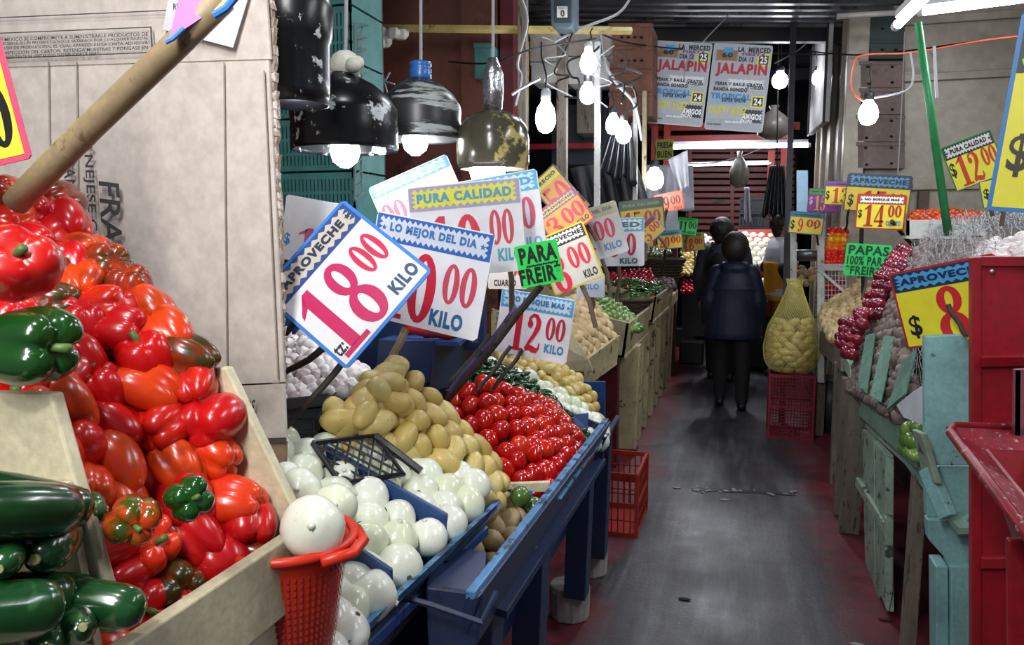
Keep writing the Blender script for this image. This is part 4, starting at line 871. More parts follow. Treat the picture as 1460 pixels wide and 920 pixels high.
for y in (5.3, 6.6): part('leg', MB().beam((.63, y, 0), (.63, y, .8), .08, .08), GREYW, g2, bevel=.004)
# bags and crates below the stalls
gar = [R((1222, 556, 4.45), (1262, 578, 3.75), (1300, 600, 3.15), (1322, 622, 2.86)), R((1236, 505, 4.6), (1276, 500, 4.0), (1320, 500, 3.35), (1390, 500, 2.95)),
       R((1262, 440, 4.8), (1305, 405, 4.4), (1350, 390, 3.7), (1410, 380, 3.3)), R((1298, 375, 5.0), (1335, 350, 4.7), (1400, 340, 4.0), (1470, 345, 3.6))]
heap('garlicp', gar, .064, 'dusty purple garlic bulb in the netted heap on the right', 'garlic', 'purple garlic in the netted heap', 1, .2, 'rand', .78, .2, 71, skip=lambda u, v: (u > .66 and .2 < v < .66) or (u > .8 and v < .3), most=300)
part('heap_board', MB().slab([surf(gar, .0, .0)+Vector((.05, .05, -.09)), surf(gar, 1, 0)+Vector((.05, .05, -.09)), surf(gar, 1, 1)+Vector((.05, .05, -.12)), surf(gar, 0, 1)+Vector((.05, .05, -.12))], (-.5, -.5, .5), .02), GREYW, tq)
def strip(P):
    part('sloping_board', MB().slab([PY(*p) for p in P], (-.5, -.6, .4), .012), paint('cracked_mint_board', '#5d8c79', '#3f6a5c', .44, .6, 22, .7), tq, bevel=.002)
strip([(1234, 478, 4.25), (1248, 474, 4.18), (1236, 562, 3.86), (1222, 550, 3.98)])
strip([(1260, 478, 3.95), (1276, 480, 3.82), (1256, 574, 3.42), (1240, 564, 3.55)])
strip([(1286, 515, 3.36), (1306, 498, 3.22), (1290, 562, 3.05), (1264, 584, 3.18)])
solo('plastic_sheet', MB().slab([PY(*p) for p in ((1300, 560, 2.95), (1330, 540, 2.75), (1330, 612, 2.70), (1288, 595, 3.0), (1278, 578, 3.1))], (-.5, -.6, .4), .006), plain('white_sheet', '#c4c8d0', .4, var=.1, bump=.5, scale=12), 'white plastic sheet under the netted garlic, beside the turquoise post', 'sheet')
heap('garlic', [R((1395, 362, 3.5), (1430, 365, 3.3), (1470, 370, 3.1)), R((1400, 345, 3.7), (1430, 335, 3.6), (1470, 330, 3.5))], .055, 'white garlic bulb on top of the netted heap behind the red panel', 'garlic', 'white garlic above the red panel', 1, .15, 'rand', .8, .15, 72)
# loose net over the garlic
NET = plain('net_thread', '#9a9a9c', .6)
def net(rows, nu, nv, r, off, name, label, cat, mat, sag=.0, seed=2):
    rd = random.Random(seed); G = [[surf(rows, i/nu, j/nv)+off*rd.uniform(.3, 1.5)+Vector((rd.uniform(-1, 1), rd.uniform(-1, 1), rd.uniform(-1, 1)))*sag for i in range(nu+1)] for j in range(nv+1)]
    m = MB()
    for d in (1, -1):
        for s in range(-nv, nu+1):
            P = [G[j][i] for j in range(nv+1) for i in [(s+j) if d > 0 else (s+nv-j)] if 0 <= i <= nu]
            if len(P) > 1: m.tube(P, r, 3, False)
    return solo(name, m, mat, label, cat)
net(gar[2:]+[R((1330, 330, 5.2), (1370, 318, 5.0), (1440, 315, 4.4), (1480, 318, 4.0))], 44, 20, .0011, Vector((-.03, -.03, .05)), 'loose_net', 'grey plastic net draped loosely over the garlic heap', 'net', NET, .012)
net(gar[:3], 40, 22, .0010, Vector((-.012, -.012, .012)), 'heap_net', 'fine grey net pulled tight over the lower garlic slope', 'net', NET, .004, 5)
net([R((1395, 330, 4.3), (1470, 335, 3.9)), R((1410, 312, 4.6), (1475, 305, 4.2))], 16, 7, .0022, Vector((0, 0, .02)), 'bunched_net', 'thicker knotted net bunched on top of the garlic at the right edge', 'net', NET, .012, 8)
heap('redonion', [R((1200, 500, 4.50), (1222, 508, 4.35)), R((1212, 455, 4.6), (1240, 455, 4.4)), R((1248, 390, 4.8), (1272, 392, 4.55)), R((1278, 350, 5.0), (1296, 356, 4.8))], .070, 'glossy red onion in the narrow column beside the garlic', 'onion', 'red onions in the narrow column', 1, .12, 'rand', .85, .1, 73)
heap('potb', [R((1168, 452, 6.1), (1185, 480, 5.5), (1215, 478, 5.2)), R((1172, 435, 6.3), (1205, 440, 5.9), (1238, 430, 5.5)), R((1200, 415, 6.5), (1232, 402, 6.2), (1262, 398, 5.8)), R((1222, 398, 6.8), (1250, 388, 6.5), (1275, 386, 6.2))], .085, 'tan potato heaped on the right stall below the green sign', 'potato', 'tan potatoes on the right stall', 1, .12, 'lie', .85, .15, 74)
# white wire cage with red bell peppers behind
cg = thing('white_wire_cage', 'white wire mesh and post beside the heap of tan potatoes', 'cage', PY(1168, 530, 6.6))
part('post', MB().beam(PY(1170, 545, 6.5), PY(1170, 328, 6.5), .05, .05), WHITEP, cg)
part('post', MB().beam(PY(1131, 400, 6.9), PY(1131, 318, 6.9), .05, .05), WHITEP, cg)
part('top_board', MB().beam(PY(1165, 381, 6.5), PY(1206, 381, 6.5), .04, .05), WHITEP, cg)
m = MB()
for i in range(9): m.tube([PY(1166+i*5, 384, 6.5), PY(1166+i*5, 470, 6.5)], .003, 4)
for j in range(13): m.tube([PY(1162, 386+j*7, 6.5), PY(1208, 386+j*7, 6.5)], .003, 4)
part('wire_mesh', m, WHITEP, cg, kind='stuff')
part('diagonal_board', MB().beam(PY(1168, 385, 6.48), PY(1206, 418, 6.48), .03, .02), WHITEP, cg)
m = MB()
for i in range(7): m.tube([PX(1164, 540, .6)+Vector((0, .0, 0))+Vector((0, -i*.08, 0)), PX(1164, 480, .6)+Vector((0, -i*.08, 0))], .003, 4)
PB = [produce('bright_bell_red', [(0, '#c81a10'), (1, '#d9260f')], rough=.25, own=.1), produce('bright_bell_orange', [(0, '#e0620c'), (1, '#e8780f')], rough=.25, own=.1), produce('bright_bell_yellow', [(0, '#e5a50c'), (1, '#e8b81a')], rough=.25, own=.1)]
bm_ = [pepper_mesh(40+i, PB[i]) for i in range(3)]
rd = random.Random(9); used = 0
for j in range(9):
    for i in range(3):
        y = 330+j*6.3; x = 1186+i*9-j*1.0+rd.uniform(-1, 1); k = (2 if j == 2 else 1 if j in (1, 3, 4) else 0)
        o = bpy.data.objects.new('bell_pepper', bm_[k]); COL.objects.link(o); o.matrix_world = Matrix.Translation(PY(x, y, 6.9-.02*j)) @ Quaternion((rd.gauss(0, 1), rd.gauss(0, 1), rd.gauss(0, 1), 1)).normalized().to_matrix().to_4x4() @ Matrix.Diagonal((.075, .075, .065, 1))
        tag(o, ('red', 'orange', 'yellow')[k]+' bell pepper in the stacked column above the white wire cage', 'bell pepper', ('red', 'orange', 'yellow')[k]+' bell peppers above the wire cage')
heap('radish', [R((1178, 440, 6.9), (1205, 438, 6.9)), R((1178, 415, 6.95), (1205, 415, 6.95)), R((1180, 400, 7), (1208, 400, 7))], .06, 'red produce seen through the white wire cage', 'radish', 'red produce inside the wire cage', 1, .15, 'rand', .9, .1, 75)
solo('cage_shelf', MB().slab(R((1175, 446, 6.85), (1212, 446, 6.85), (1212, 449, 7.05), (1175, 449, 7.05)), (0, 0, 1), .02), GREYW, 'grey shelf board inside the white wire cage', 'shelf')
# tray behind with small potatoes and a scale pan
heap('potb', [R((1136, 398, 7.2), (1162, 400, 7.1)), R((1138, 380, 7.4), (1164, 382, 7.3))], .075, 'brown potato in the small tray behind the netted sack', 'potato', 'brown potatoes behind the netted sack', 1, .1, 'rand', .85, .1, 76)
solo('scale_pan', MB().lathe([(.09, 0), (.14, .05), (.13, .09), (.03, .1)], tuple(PY(1149, 372, 7.2)), 20), plain('steel_pan', '#9aa0a6', .3, metal=.8), 'grey metal scale pan above the small tray of brown potatoes', 'pan', smooth=True)
# orange chilies on the white shelf
sh = thing('white_shelf_box', 'white shelf box carrying orange habaneros against the beige facade', 'shelf', PY(1345, 340, 5.6))
part('front_board', MB().slab(R((1292, 314, 5.55), (1405, 312, 5.55), (1405, 338, 5.55), (1292, 338, 5.55)), (0, -1, 0), .02), WHITEP, sh)
part('side_board', MB().slab(R((1292, 314, 5.55), (1292, 338, 5.55), (1300, 336, 5.95), (1300, 312, 5.95)), (-1, 0, 0), .02), WHITEP, sh)
part('bottom_board', MB().slab([PY(1292, 336, 5.55), PY(1405, 336, 5.55), PY(1405, 336, 5.55)+Vector((0, .4, 0)), PY(1292, 336, 5.55)+Vector((0, .4, 0))], (0, 0, 1), .02), WHITEP, sh)
heap('orange', [R((1296, 316, 5.6), (1350, 314, 5.6), (1404, 312, 5.6)), R((1298, 303, 5.75), (1350, 298, 5.75), (1404, 304, 5.75)), R((1300, 300, 5.9), (1350, 296, 5.9), (1400, 302, 5.9))], .042, 'small orange habanero chili on the white shelf', 'chili', 'orange habaneros on the white shelf', 1, .15, 'rand', .9, .15, 77)
# netted sack of potatoes on an upended maroon crate
crate('maroon_crate', 'maroon plastic crate standing on end under the netted sack of potatoes', (.405, 6.55, 0), (.33, .34, .52), MCR, 14, 20, bars=.007)
sc = Vector((.40, 6.53, .52)); prof = [(.10, .0), (.17, .03), (.205, .10), (.215, .20), (.20, .30), (.185, .37), (.145, .45), (.105, .54), (.07, .63), (.05, .70), (.06, .75)]
sk = thing('netted_sack', 'yellow mesh sack standing full of potatoes on the maroon crate', 'sack', sc)
m = MB(); nn = 44
for s in (1, -1):
    for k in range(nn):
        P = []
        for j in range(31):
            z = .75*j/30; i = max(0, min(len(prof)-2, next((q for q in range(len(prof)-1) if prof[q+1][1] >= z), 0))); t = (z-prof[i][1])/(prof[i+1][1]-prof[i][1]); r = prof[i][0]+(prof[i+1][0]-prof[i][0])*t+.006
            a = 2*math.pi*k/nn+s*j*.11; P.append(sc+Vector((r*math.cos(a)+.015*max(0, z-.45), r*math.sin(a), z)))
        m.tube(P, .0011, 3, False)
YN = plain('yellow_net', '#cfc468', .5)
part('mesh_net', m, YN, sk, kind='stuff')
part('film', MB().rings([[sc+Vector((r*math.cos(2*math.pi*k/24)*(1+.02*math.sin(5*k)), r*math.sin(2*math.pi*k/24), z)) for k in range(24)] for r, z in prof], 24, False), plain('net_haze', '#d8d08c', .6, alpha=.16), sk, True)
part('tie_knot', MB().ell(sc+Vector((.01, 0, .70)), (.05, .05, .025), 10, 6), YN, sk)
rd = random.Random(4); cnt = 0
for j in range(9):
    z = .045+j*.045; r = [.11, .15, .165, .17, .17, .165, .155, .14, .12][j]; n_ = int(2*math.pi*r/.092)
    for k in range(n_):
        a = 2*math.pi*(k+.5*(j % 2))/n_+rd.uniform(-.1, .1)
        if math.sin(a) > .45: continue
        p = sc+Vector((r*math.cos(a), r*math.sin(a), z+rd.uniform(-.008, .008))); q = (Vector((-math.sin(a), math.cos(a), rd.uniform(-.7, .7)))).normalized().to_track_quat('Z', 'Y')
        place('poty', rd.randrange(9), p, q, (.078, .078, .094), 'yellow potato inside the yellow mesh sack', 'potato', 'yellow potatoes in the mesh sack')
bk = thing('metal_bucket', 'dull grey metal bucket on the floor between crate and right stall', 'bucket', (.78, 6.9, 0))
part('wall', MB().lathe([(.12, 0), (.15, .42), (.14, .42), (.11, .02), (0.01, .02)], (.74, 6.9, 0), 24), plain('dull_tin', '#55585a', .5, metal=.4, var=.4), bk, True)
part('rim', MB().tube([(.74+.152*math.cos(a*math.pi/12), 6.9+.152*math.sin(a*math.pi/12), .42) for a in range(25)], .007, 6, False), plain('dull_tin', '#55585a'), bk)
# red cabinet panel and red metal trough at the right edge
rp = thing('red_cabinet', 'tall dark red painted steel cabinet at the right edge', 'cabinet', (1.0, 2.3, .3))
F = lambda x, y, d=0: PY(x, y, 2.30+d)
part('front_panel', MB().slab([F(1386, 366), F(1600, 362), F(1600, 1100), F(1386, 1100)], (0, -1, 0), .04), RED, rp, bevel=.006)
part('frame_strip', MB().slab([F(1386, 367, -.012), F(1399, 367, -.012), F(1399, 1100, -.012), F(1386, 1100, -.012)], (0, -1, 0), .012), RED, rp, bevel=.002)
part('frame_strip', MB().slab([F(1399, 366, -.012), F(1600, 364, -.012), F(1600, 380, -.012), F(1399, 380, -.012)], (0, -1, 0), .012), RED, rp, bevel=.002)
part('ledge', MB().slab([F(1400, 509, -.03), F(1600, 506, -.03), F(1600, 520, -.02), F(1400, 524, -.02)], (0, -1, 0), .03), RED, rp, bevel=.003)
part('ledge', MB().slab([F(1399, 796, -.02), F(1600, 796, -.02), F(1600, 812, -.02), F(1399, 812, -.02)], (0, -1, 0), .02), RED, rp, bevel=.003)
part('bolt', MB().ell(F(1414, 387, -.016), (.006, .004, .006), 8, 6), plain('steel_bolt', '#c9c9c9', .3, metal=.8), rp, True)
sb = thing('pink_metal_box', 'faded pink steel box with rivets standing in the red trough', 'box', F(1460, 640, -.3))
part('wall', MB().slab([PY(1448, 528, 1.98), PY(1600, 520, 1.98), PY(1600, 660, 1.98), PY(1447, 642, 1.98)], (0, -1, 0), .02), paint('faded_pink', '#8d4a5c', '#5c3440', .35, .5), sb)
part('side_wall', MB().slab([PY(1448, 528, 1.98), PY(1447, 642, 1.98), PY(1452, 630, 2.2), PY(1453, 528, 2.2)], (-1, 0, 0), .01), paint('faded_pink', '#8d4a5c'), sb)
tg = thing('red_trough', 'chipped dark red metal trough with a flared rim at the right edge', 'trough', (.75, 1.7, .6))
REDC = paint('chipped_red_paint', '#8a1626', '#a58c96', .40, .35, 60, .4)
c0, c1, c2, c3 = PY(1336, 606, 2.0), PY(1470, 590, 2.12), Vector((.47, 1.15, 1.08)), Vector((1.6, 1.15, 1.08))
c0 = Vector((.47, 1.99, c0.z)); c1 = Vector((1.6, 2.08, c0.z+.01))
i0, i1, i2 = c0+Vector((.07, -.07, .0)), c1+Vector((0, -.07, .0)), c2+Vector((.07, 0, .0))
b0, b1, b2 = i0+Vector((.05, -.05, -.14)), i1+Vector((0, -.05, -.14)), i2+Vector((.05, 0, -.14))
part('side_rim', MB().slab([c2, c0, i0+Vector((0, 0, -.035)), i2+Vector((0, 0, -.035))], (0, 0, 1), .006), REDC, tg)
part('end_rim', MB().slab([c0, c1, i1+Vector((0, 0, -.035)), i0+Vector((0, 0, -.035))], (0, 0, 1), .006), REDC, tg)
part('rolled_edge', MB().tube([c2, c0.lerp(c2, .05), c0+Vector((.02, .01, 0)), c1], .011, 8), REDC, tg, True)
part('inner_wall', MB().slab([i2+Vector((0, 0, -.03)), i0+Vector((0, 0, -.03)), b0, b2], (1, 0, .3), .006), RED, tg)
part('inner_wall', MB().slab([i0+Vector((0, 0, -.03)), i1+Vector((0, 0, -.03)), b1, b0], (0, -1, .3), .006), RED, tg)
part('floor_sheet', MB().slab([b0, b1, Vector((1.6, 1.15, .9)), b2], (0, 0, 1), .006), paint('faded_pink', '#8d4a5c'), tg)
part('inner_tray', MB().slab([i0+Vector((.10, -.03, .01)), i2+Vector((.10, -.03, .0)), i2+Vector((.13, 0, -.09)), i0+Vector((.13, -.03, -.09))], (-1, 0, .2), .012), paint('faded_pink', '#8d4a5c'), tg, bevel=.003)
part('outer_wall', MB().slab([c2+Vector((.06, 0, -.03)), c0+Vector((.06, -.04, -.03)), c0+Vector((.12, -.1, -.22)), c2+Vector((.12, 0, -.22))], (-1, 0, 0), .008), RED, tg)
part('leg', MB().slab([PY(1437, 770, 1.75), PY(1600, 770, 1.75), PY(1600, 1200, 1.75), PY(1442, 1200, 1.75)], (0, -1, 0), .02), RED, tg, bevel=.004)
heap('greentom', [R((1303, 640, 3.0), (1316, 650, 2.9)), R((1305, 615, 3.0), (1318, 610, 2.9))], .06, 'green fruit peeping out behind the angled turquoise board', 'fruit', 'green fruit behind the turquoise board', 1, .1, 'rand', .9, .1, 78)
# green pole, litter on the floor
solo('green_pole', MB().tube([PY(1309, 32, 4.2), PY(1330, 180, 4.3), PY(1352, 335, 4.4)], [.017, .019, .021], 10), paint('green_pole_paint', '#2d9a5a', '#1f5c3a', .36, .4, 20, .2), 'bright green round pole leaning in front of the beige facade', 'pole', smooth=True)
dr = thing('floor_gutter', 'cracked drain slot with rubble across the grey aisle floor', 'drain', (.05, 4.92, 0))
part('slot', MB().slab([(-.26, 4.88, .003), (.36, 4.96, .003), (.36, 5.0, .003), (-.26, 4.95, .003)], (0, 0, 1), .003), plain('drain_dark', '#141416', .5), dr)
rd = random.Random(11); RUB = plain('rubble', '#8f8c88', .8, var=.3)
for i in range(26):
    x = -.3+.66*rd.random(); part('pebble', MB().ell((x, 4.93+x*.12+rd.uniform(-.06, .06), .006), (rd.uniform(.006, .022), rd.uniform(.006, .014), .007), 6, 4), RUB, dr)
for i, (x, y, l) in enumerate(((-.06, 4.75, 'whitish scrap of paper just in front of the drain slot'), (.62, 3.4, 'pale scrap on the red floor beside the stall planks'), (.48, 3.15, 'tiny dark twig on the red floor at the lower right'), (-.2, 3.35, 'small dark leaf on the grey floor at the lower left of the aisle'), (-.36, 4.9, 'crumpled bit of paper at the left end of the drain slot'))):
    solo('litter', MB().ell((x, y, .005), (.03, .012, .005), 7, 5), RUB if i % 2 == 0 else plain('dark_leaf', '#2a2420', .8), l, 'litter')
# ---------------------------------------------------------------- price signs, left group
WH, WH2 = '#ebeaee', '#d9dade'; BL, LB, YL, RD, PK = '#2f76c6', '#5fb4dc', '#e9df3a', '#cf1f3a', '#c9155e'
DKW = paint('dark_stick', '#3b302a', '#1e1814', .45, .7, 30, .4); PUR = paint('purple_stick', '#5b4a78', '#2a2436', .45, .6, 26, .3); PALEW = paint('pale_stick', '#a3906e', '#6e5b40', .45, .7, 26, .4)
sign('yellow price card with pink border cut by the left edge of the picture', (-150, -20, .82), (8, -60, .86), (-110, 262, .82), '#efe63c', '#d94a6a', None, None, auto=False, bw=.03, cents='00', cbox=(.45, .08, .93, .42), ccol='#141414')
sign('white price sign with blue border reading APROVECHE 18.00, tilted in front of the others', (401, 383, 1.50), (519, 250, 1.60), (494, 528, 1.44), WH, '#2f7fd6', ('#22468c', '#c9c2b4', '#1b2b45', 'APROVECHE'), '18', PK, '00', '#d61b50', 'KILO', '#2a4a6e',
     bw=.018, hh=.245, nbox=(.06, .05, .64, .70), cbox=(.66, .36, .93, .66), ubox=(.68, .08, .95, .20), lines=[('#20202a', [('tz:', (.04, .10, .14, .20))])],
     sticks=[((448, 418, 1.50), (390, 500, 1.62), DKW), ((476, 488, 1.56), (395, 540, 1.72), DKW), ((520, 480, 1.62), (400, 620, 1.52), DKW)], sr=.009)
sign('white price sign with blue header reading LO MEJOR DEL DIA', (536, 300, 1.92), (704, 334, 1.92), (516, 448, 1.92), WH, None, ('#2a66b8', '#d5dbe8', '#3a76b4', 'LO MEJOR DEL DIA'), '10', RD, '00', '#cf4a60', 'KILO', '#2f6aa0',
     hh=.26, nbox=(.10, .04, .60, .70), cbox=(.64, .28, .93, .66), ubox=(.58, .05, .86, .21), sticks=[((578, 470, 1.93), (535, 560, 1.85), PALEW)], sr=.012)
sign('white price sign with yellow header reading PURA CALIDAD', (582, 268, 2.12), (743, 252, 2.16), (592, 398, 2.12), WH2, None, ('#9d95b8', '#d8d23a', '#4a90b0', 'PURA CALIDAD'), '10', RD, '00', '#c8364e', 'KILO', '#4a9ab8',
     hh=.27, nbox=(.14, -.02, .64, .66), cbox=(.70, .30, .92, .68), ubox=(.76, .12, .97, .26), star=False)
sign('pale blue headed price sign just behind the PURA CALIDAD sign', (640, 262, 2.35), (760, 241, 2.35), (660, 372, 2.35), WH, None, (LB, '#cfe6ee', '#58a4c8', 'CALIDAD'), '1', '#e06a80', '00', '#e0607a', 'KILO', '#6fb6d4', hh=.25, nbox=(.2, .1, .5, .68), cbox=(.55, .28, .93, .68), ubox=(.70, .06, .96, .18), star=False)
sign('white price sign lit bright by the lamp, leaning behind the APROVECHE sign', (540, 262, 2.28), (652, 212, 2.34), (560, 352, 2.28), '#f2f2f2', None, (LB, '#e6f2f6', '#8ccce4', 'KILO'), '1', '#e0809a', '00', '#e07a92', None, hh=.2, nbox=(.35, .1, .6, .7), cbox=(.03, .32, .33, .66), star=False)
sign('white price sign lit bright by the lamp, beside the carton edge', (402, 276, 1.80), (492, 292, 1.80), (398, 368, 1.80), '#f4f4f6', None, None, '1', '#d86a88', None, None, None, dollar='#3a9ad0', nbox=(.25, .05, .60, .55), dbox=(.04, .22, .14, .42))
sign('orange yellow sign reading PRECIO 50, tilted under the hanging bulb', (758, 262, 3.1), (792, 230, 3.1), (800, 318, 3.1), '#c08a22', '#2c2418', ('#c8b83a', None, '#241c14', 'PRECIO'), '50', '#c02038', None, None, None, hh=.25, nbox=(.08, .1, .9, .7), star=False, bw=.03)
sign('orange yellow sign with purple header reading APROVECHE, tilted', (770, 300, 3.0), (826, 258, 3.0), (792, 352, 3.0), '#c98f24', '#b03040', ('#5a4a8a', '#c9a83a', '#2c2a5a', 'APROVECHE'), '3', '#c02038', '00', None, 'KILO', '#3a2030', hh=.25, nbox=(.06, .1, .4, .68), cbox=(.45, .25, .95, .68), star=False, bw=.02)
sign('small blue and yellow sign corner behind the tilted orange sign', (812, 282, 3.3), (832, 262, 3.3), (822, 312, 3.3), '#e0b02c', '#20508a', ('#20508a', '#3a90c8', '#16304a', 'DIA'), '8', '#c02038', None, None, None, hh=.4, nbox=(.2, .08, .7, .55), star=False)
sign('cream sign with black header reading APROVECHE and yellow border', (784, 334, 2.75), (854, 304, 2.75), (792, 422, 2.75), '#c2bdb0', '#c9b41e', ('#24221c', '#d8d4c8', '#1c1a18', 'APROVECHE'), '8', RD, '00', '#c8283c', 'KILO', '#2a2a30',
     hh=.25, nbox=(.08, -.02, .42, .66), cbox=(.48, .30, .92, .68), ubox=(.66, .08, .93, .22), bw=.02, star=False)
sign('white sign reading LO MEJOR DEL DIA behind the yellow bordered one', (792, 312, 3.25), (874, 286, 3.25), (815, 382, 3.25), '#c8cacb', None, ('#b5b08a', None, '#3a7aa0', 'LO MEJOR DEL DIA'), '1', '#d84a5a', '00', '#d0405a', 'KILO', '#4a8ab8', hh=.22, nbox=(.3, .2, .5, .72), cbox=(.52, .34, .88, .72), ubox=(.62, .12, .92, .26), star=False)
sign('white sign ending in USTED, right of the white and yellow signs', (838, 312, 3.7), (915, 310, 3.7), (842, 380, 3.7), '#d8d9dc', None, ('#5aa6bc', '#d2dcdc', '#3a6a80', 'USTED'), '9', RD, '0', '#c8283c', 'KILO', '#3a5a6a', hh=.28, nbox=(.34, .18, .6, .62), cbox=(.66, .22, .86, .68), ubox=(.55, .05, .88, .17), star=False)
sign('neon green hand lettered card reading PARA FREIR', (754, 348, 2.0), (815, 336, 2.03), (744, 412, 2.0), '#27e05a', None, None, None, cents=None, cat='sign', lines=[('#10180f', [('PARA', (.08, .54, .95, .94)), ('FREIR*', (.0, .06, .98, .46)), ('~~~~~~', (.2, .44, .95, .52))])], tb=.045,
     sticks=[((772, 408, 2.02), (626, 588, 2.12), DKW), ((738, 440, 2.16), (640, 560, 2.10), PUR), ((700, 480, 2.3), (640, 550, 2.2), DKW)], sr=.010)
sign('white price sign with light blue header reading NO BUSQUE MAS 12.00', (724, 412, 2.62), (829, 430, 2.62), (704, 500, 2.62), WH, None, ('#4aa8dc', '#c6dbe6', '#2a78b8', 'NO BUSQUE MAS'), '12', '#cc1c34', '00', '#b8283a', 'KILO', '#3a8ac0',
     hh=.27, nbox=(.18, .08, .62, .70), cbox=(.66, .32, .93, .68), ubox=(.68, .12, .94, .26), dollar='#3aa0d4', dbox=(.07, .32, .15, .48), sticks=[((728, 495, 2.6), (680, 560, 2.5), DKW), ((745, 500, 2.62), (702, 556, 2.55), DKW)], sr=.008)
sign('small white sign corner with blue letters below the yellow bordered sign', (818, 392, 3.0), (858, 392, 3.0), (822, 424, 3.0), '#d8e4f0', None, None, None, cents=None, lines=[('#4a9ad0', [('KILO', (.25, .35, .8, .6))])])
sign('pale pinkish sign reading CUARTO under the PURA CALIDAD sign', (696, 380, 2.8), (752, 380, 2.8), (696, 412, 2.8), '#d8cfc4', None, None, None, None, '00', '#b8302c', 'CUARTO', '#3a2a28', cbox=(.55, .55, .95, .98), ubox=(.15, .12, .72, .42))
sign('yellow sign with dark header and red numerals far behind on the left', (880, 288, 4.8), (944, 280, 4.8), (886, 338, 4.8), '#a88e2a', '#2e3a2c', ('#3c4a38', None, '#6c7a5c', 'PURA CALIDAD'), '15', '#7e2418', '00', '#7e2418', None, hh=.28, nbox=(.1, .1, .5, .66), cbox=(.55, .3, .92, .66), star=False)
sign('yellow sign with red header tilted in front of the dark headed one', (912, 322, 4.5), (938, 299, 4.5), (924, 350, 4.5), '#c8a83a', '#3a7ab0', ('#8a2430', None, '#4a2024', 'PRECIO'), '5', '#b02a1c', '00', '#b02a1c', None, hh=.28, nbox=(.08, .08, .4, .66), cbox=(.48, .3, .95, .7), star=False)
sign('bright orange sign reading 9.00 KILO on a dark stick', (931, 279, 5.6), (971, 271, 5.6), (936, 305, 5.6), '#e8663a', '#c8442a', ('#e8663a', None, '#5a1c14', 'MAS FRESCO'), '9', '#3a1014', '00', '#4a1418', 'KILO', '#5a1c14', hh=.16, nbox=(.30, .08, .52, .82), cbox=(.56, .32, .92, .80), ubox=(.65, .06, .92, .22), dollar='#8a2c1c', dbox=(.08, .3, .16, .6), sticks=[((951, 300, 5.58), (941, 332, 5.7), DKW)], sr=.011, star=False)
sign('neon green sign reading 11.00', (962, 308, 6.6), (991, 311, 6.6), (964, 334, 6.6), '#3ccf5a', '#163c1c', ('#36c052', None, '#12401c', 'MAS FRESCO'), '11', '#0f1410', '00', '#0f1410', 'KILO', '#12401c', hh=.18, nbox=(.08, .15, .5, .78), cbox=(.54, .38, .95, .78), ubox=(.55, .08, .9, .25), star=False)
sign('yellow sign with teal header reading 20.00 on a dark stick', (936, 331, 5.8), (972, 327, 5.8), (938, 357, 5.8), '#c0a02c', '#1f6a78', ('#1f7a80', None, '#123c40', 'APROVECHE'), '20', '#a0281c', '00', '#a0281c', None, hh=.25, nbox=(.08, .1, .5, .68), cbox=(.54, .3, .95, .68), sticks=[((950, 350, 5.8), (944, 392, 6.0), DKW)], sr=.010, star=False)
sign('yellow sign with green header reading 18.00', (972, 334, 7.0), (1006, 330, 7.0), (972, 360, 7.0), '#b8962c', '#3a5a20', ('#a8a03a', None, '#2c3c18', 'PURA CALIDAD'), '18', '#a0281c', '00', '#a0281c', None, hh=.25, nbox=(.08, .06, .55, .70), cbox=(.58, .34, .92, .68), star=False)
sign('lime yellow hand written card hanging above the bulb at the left of the aisle', (934, 199, 8.2), (960, 198, 8.2), (934, 228, 8.2), '#c9d25a', None, None, None, cents=None, auto=False, lines=[('#1c2414', [('FRESA', (.12, .56, .95, .85)), ('BUEN', (.12, .1, .9, .42))])])
sign('small yellow tag on the left stall below the red headed sign', (920, 338, 5.0), (930, 337, 5.0), (921, 352, 5.0), '#d0c03a', None, None, None, cents=None)
sign('pale grey card beside the orange sign', (946, 300, 6.0), (968, 298, 6.0), (946, 330, 6.0), '#a9b2bd', None, None, None, cents=None)
# ---------------------------------------------------------------- price signs, right group
sign('yellow sign with teal header reading $9.00 on the white post', (1123, 300, 6.3), (1172, 304, 6.3), (1123, 332, 6.3), '#d2b43a', '#215c68', ('#2a6a74', None, '#173a44', 'APROVECHE'), '9', '#a8281c', '00', '#a8281c', None, dollar='#1c1c18', hh=.25, nbox=(.26, .08, .42, .70), cbox=(.50, .32, .92, .68), dbox=(.05, .15, .17, .6), sticks=[((1162, 325, 6.3), (1167, 350, 6.4), DKW)], star=False)
sign('purple sign with green header reading $15', (1150, 268, 6.6), (1198, 270, 6.6), (1150, 302, 6.6), '#8a3a8a', '#6a2a6c', ('#3c9a3c', None, '#14301a', 'NO BUSQUE'), '15', '#d8a83a', '00', '#c07a9a', None, dollar='#d8b0cc', hh=.25, nbox=(.2, .08, .55, .70), cbox=(.6, .3, .95, .6), dbox=(.04, .3, .15, .65), star=False)
sign('yellow sign with purple header reading $13', (1174, 258, 6.2), (1212, 259, 6.2), (1174, 292, 6.2), '#e8d236', '#6a3a7a', ('#7a4a92', None, '#3a1f4c', 'LO MEJOR'), '13', '#c43a1c', None, None, None, dollar='#1c1c18', hh=.22, nbox=(.28, .08, .92, .72), dbox=(.05, .2, .2, .6), star=False)
sign('large dark bordered yellow sign reading APROVECHE $15.00', (1204, 246, 6.0), (1297, 251, 6.0), (1202, 300, 6.0), '#c2a82a', '#22344a', ('#20303e', '#4a7a9c', '#1a2c3c', 'APROVECHE'), '15', '#9c2a18', '00', '#8a3a1c', None, dollar='#1c1c18', hh=.36, nbox=(.26, .0, .66, .56), cbox=(.68, .2, .92, .52), dbox=(.05, .1, .14, .45), star=False, bw=.01, sticks=[((1210, 298, 6.0), (1206, 330, 6.2), DKW)])
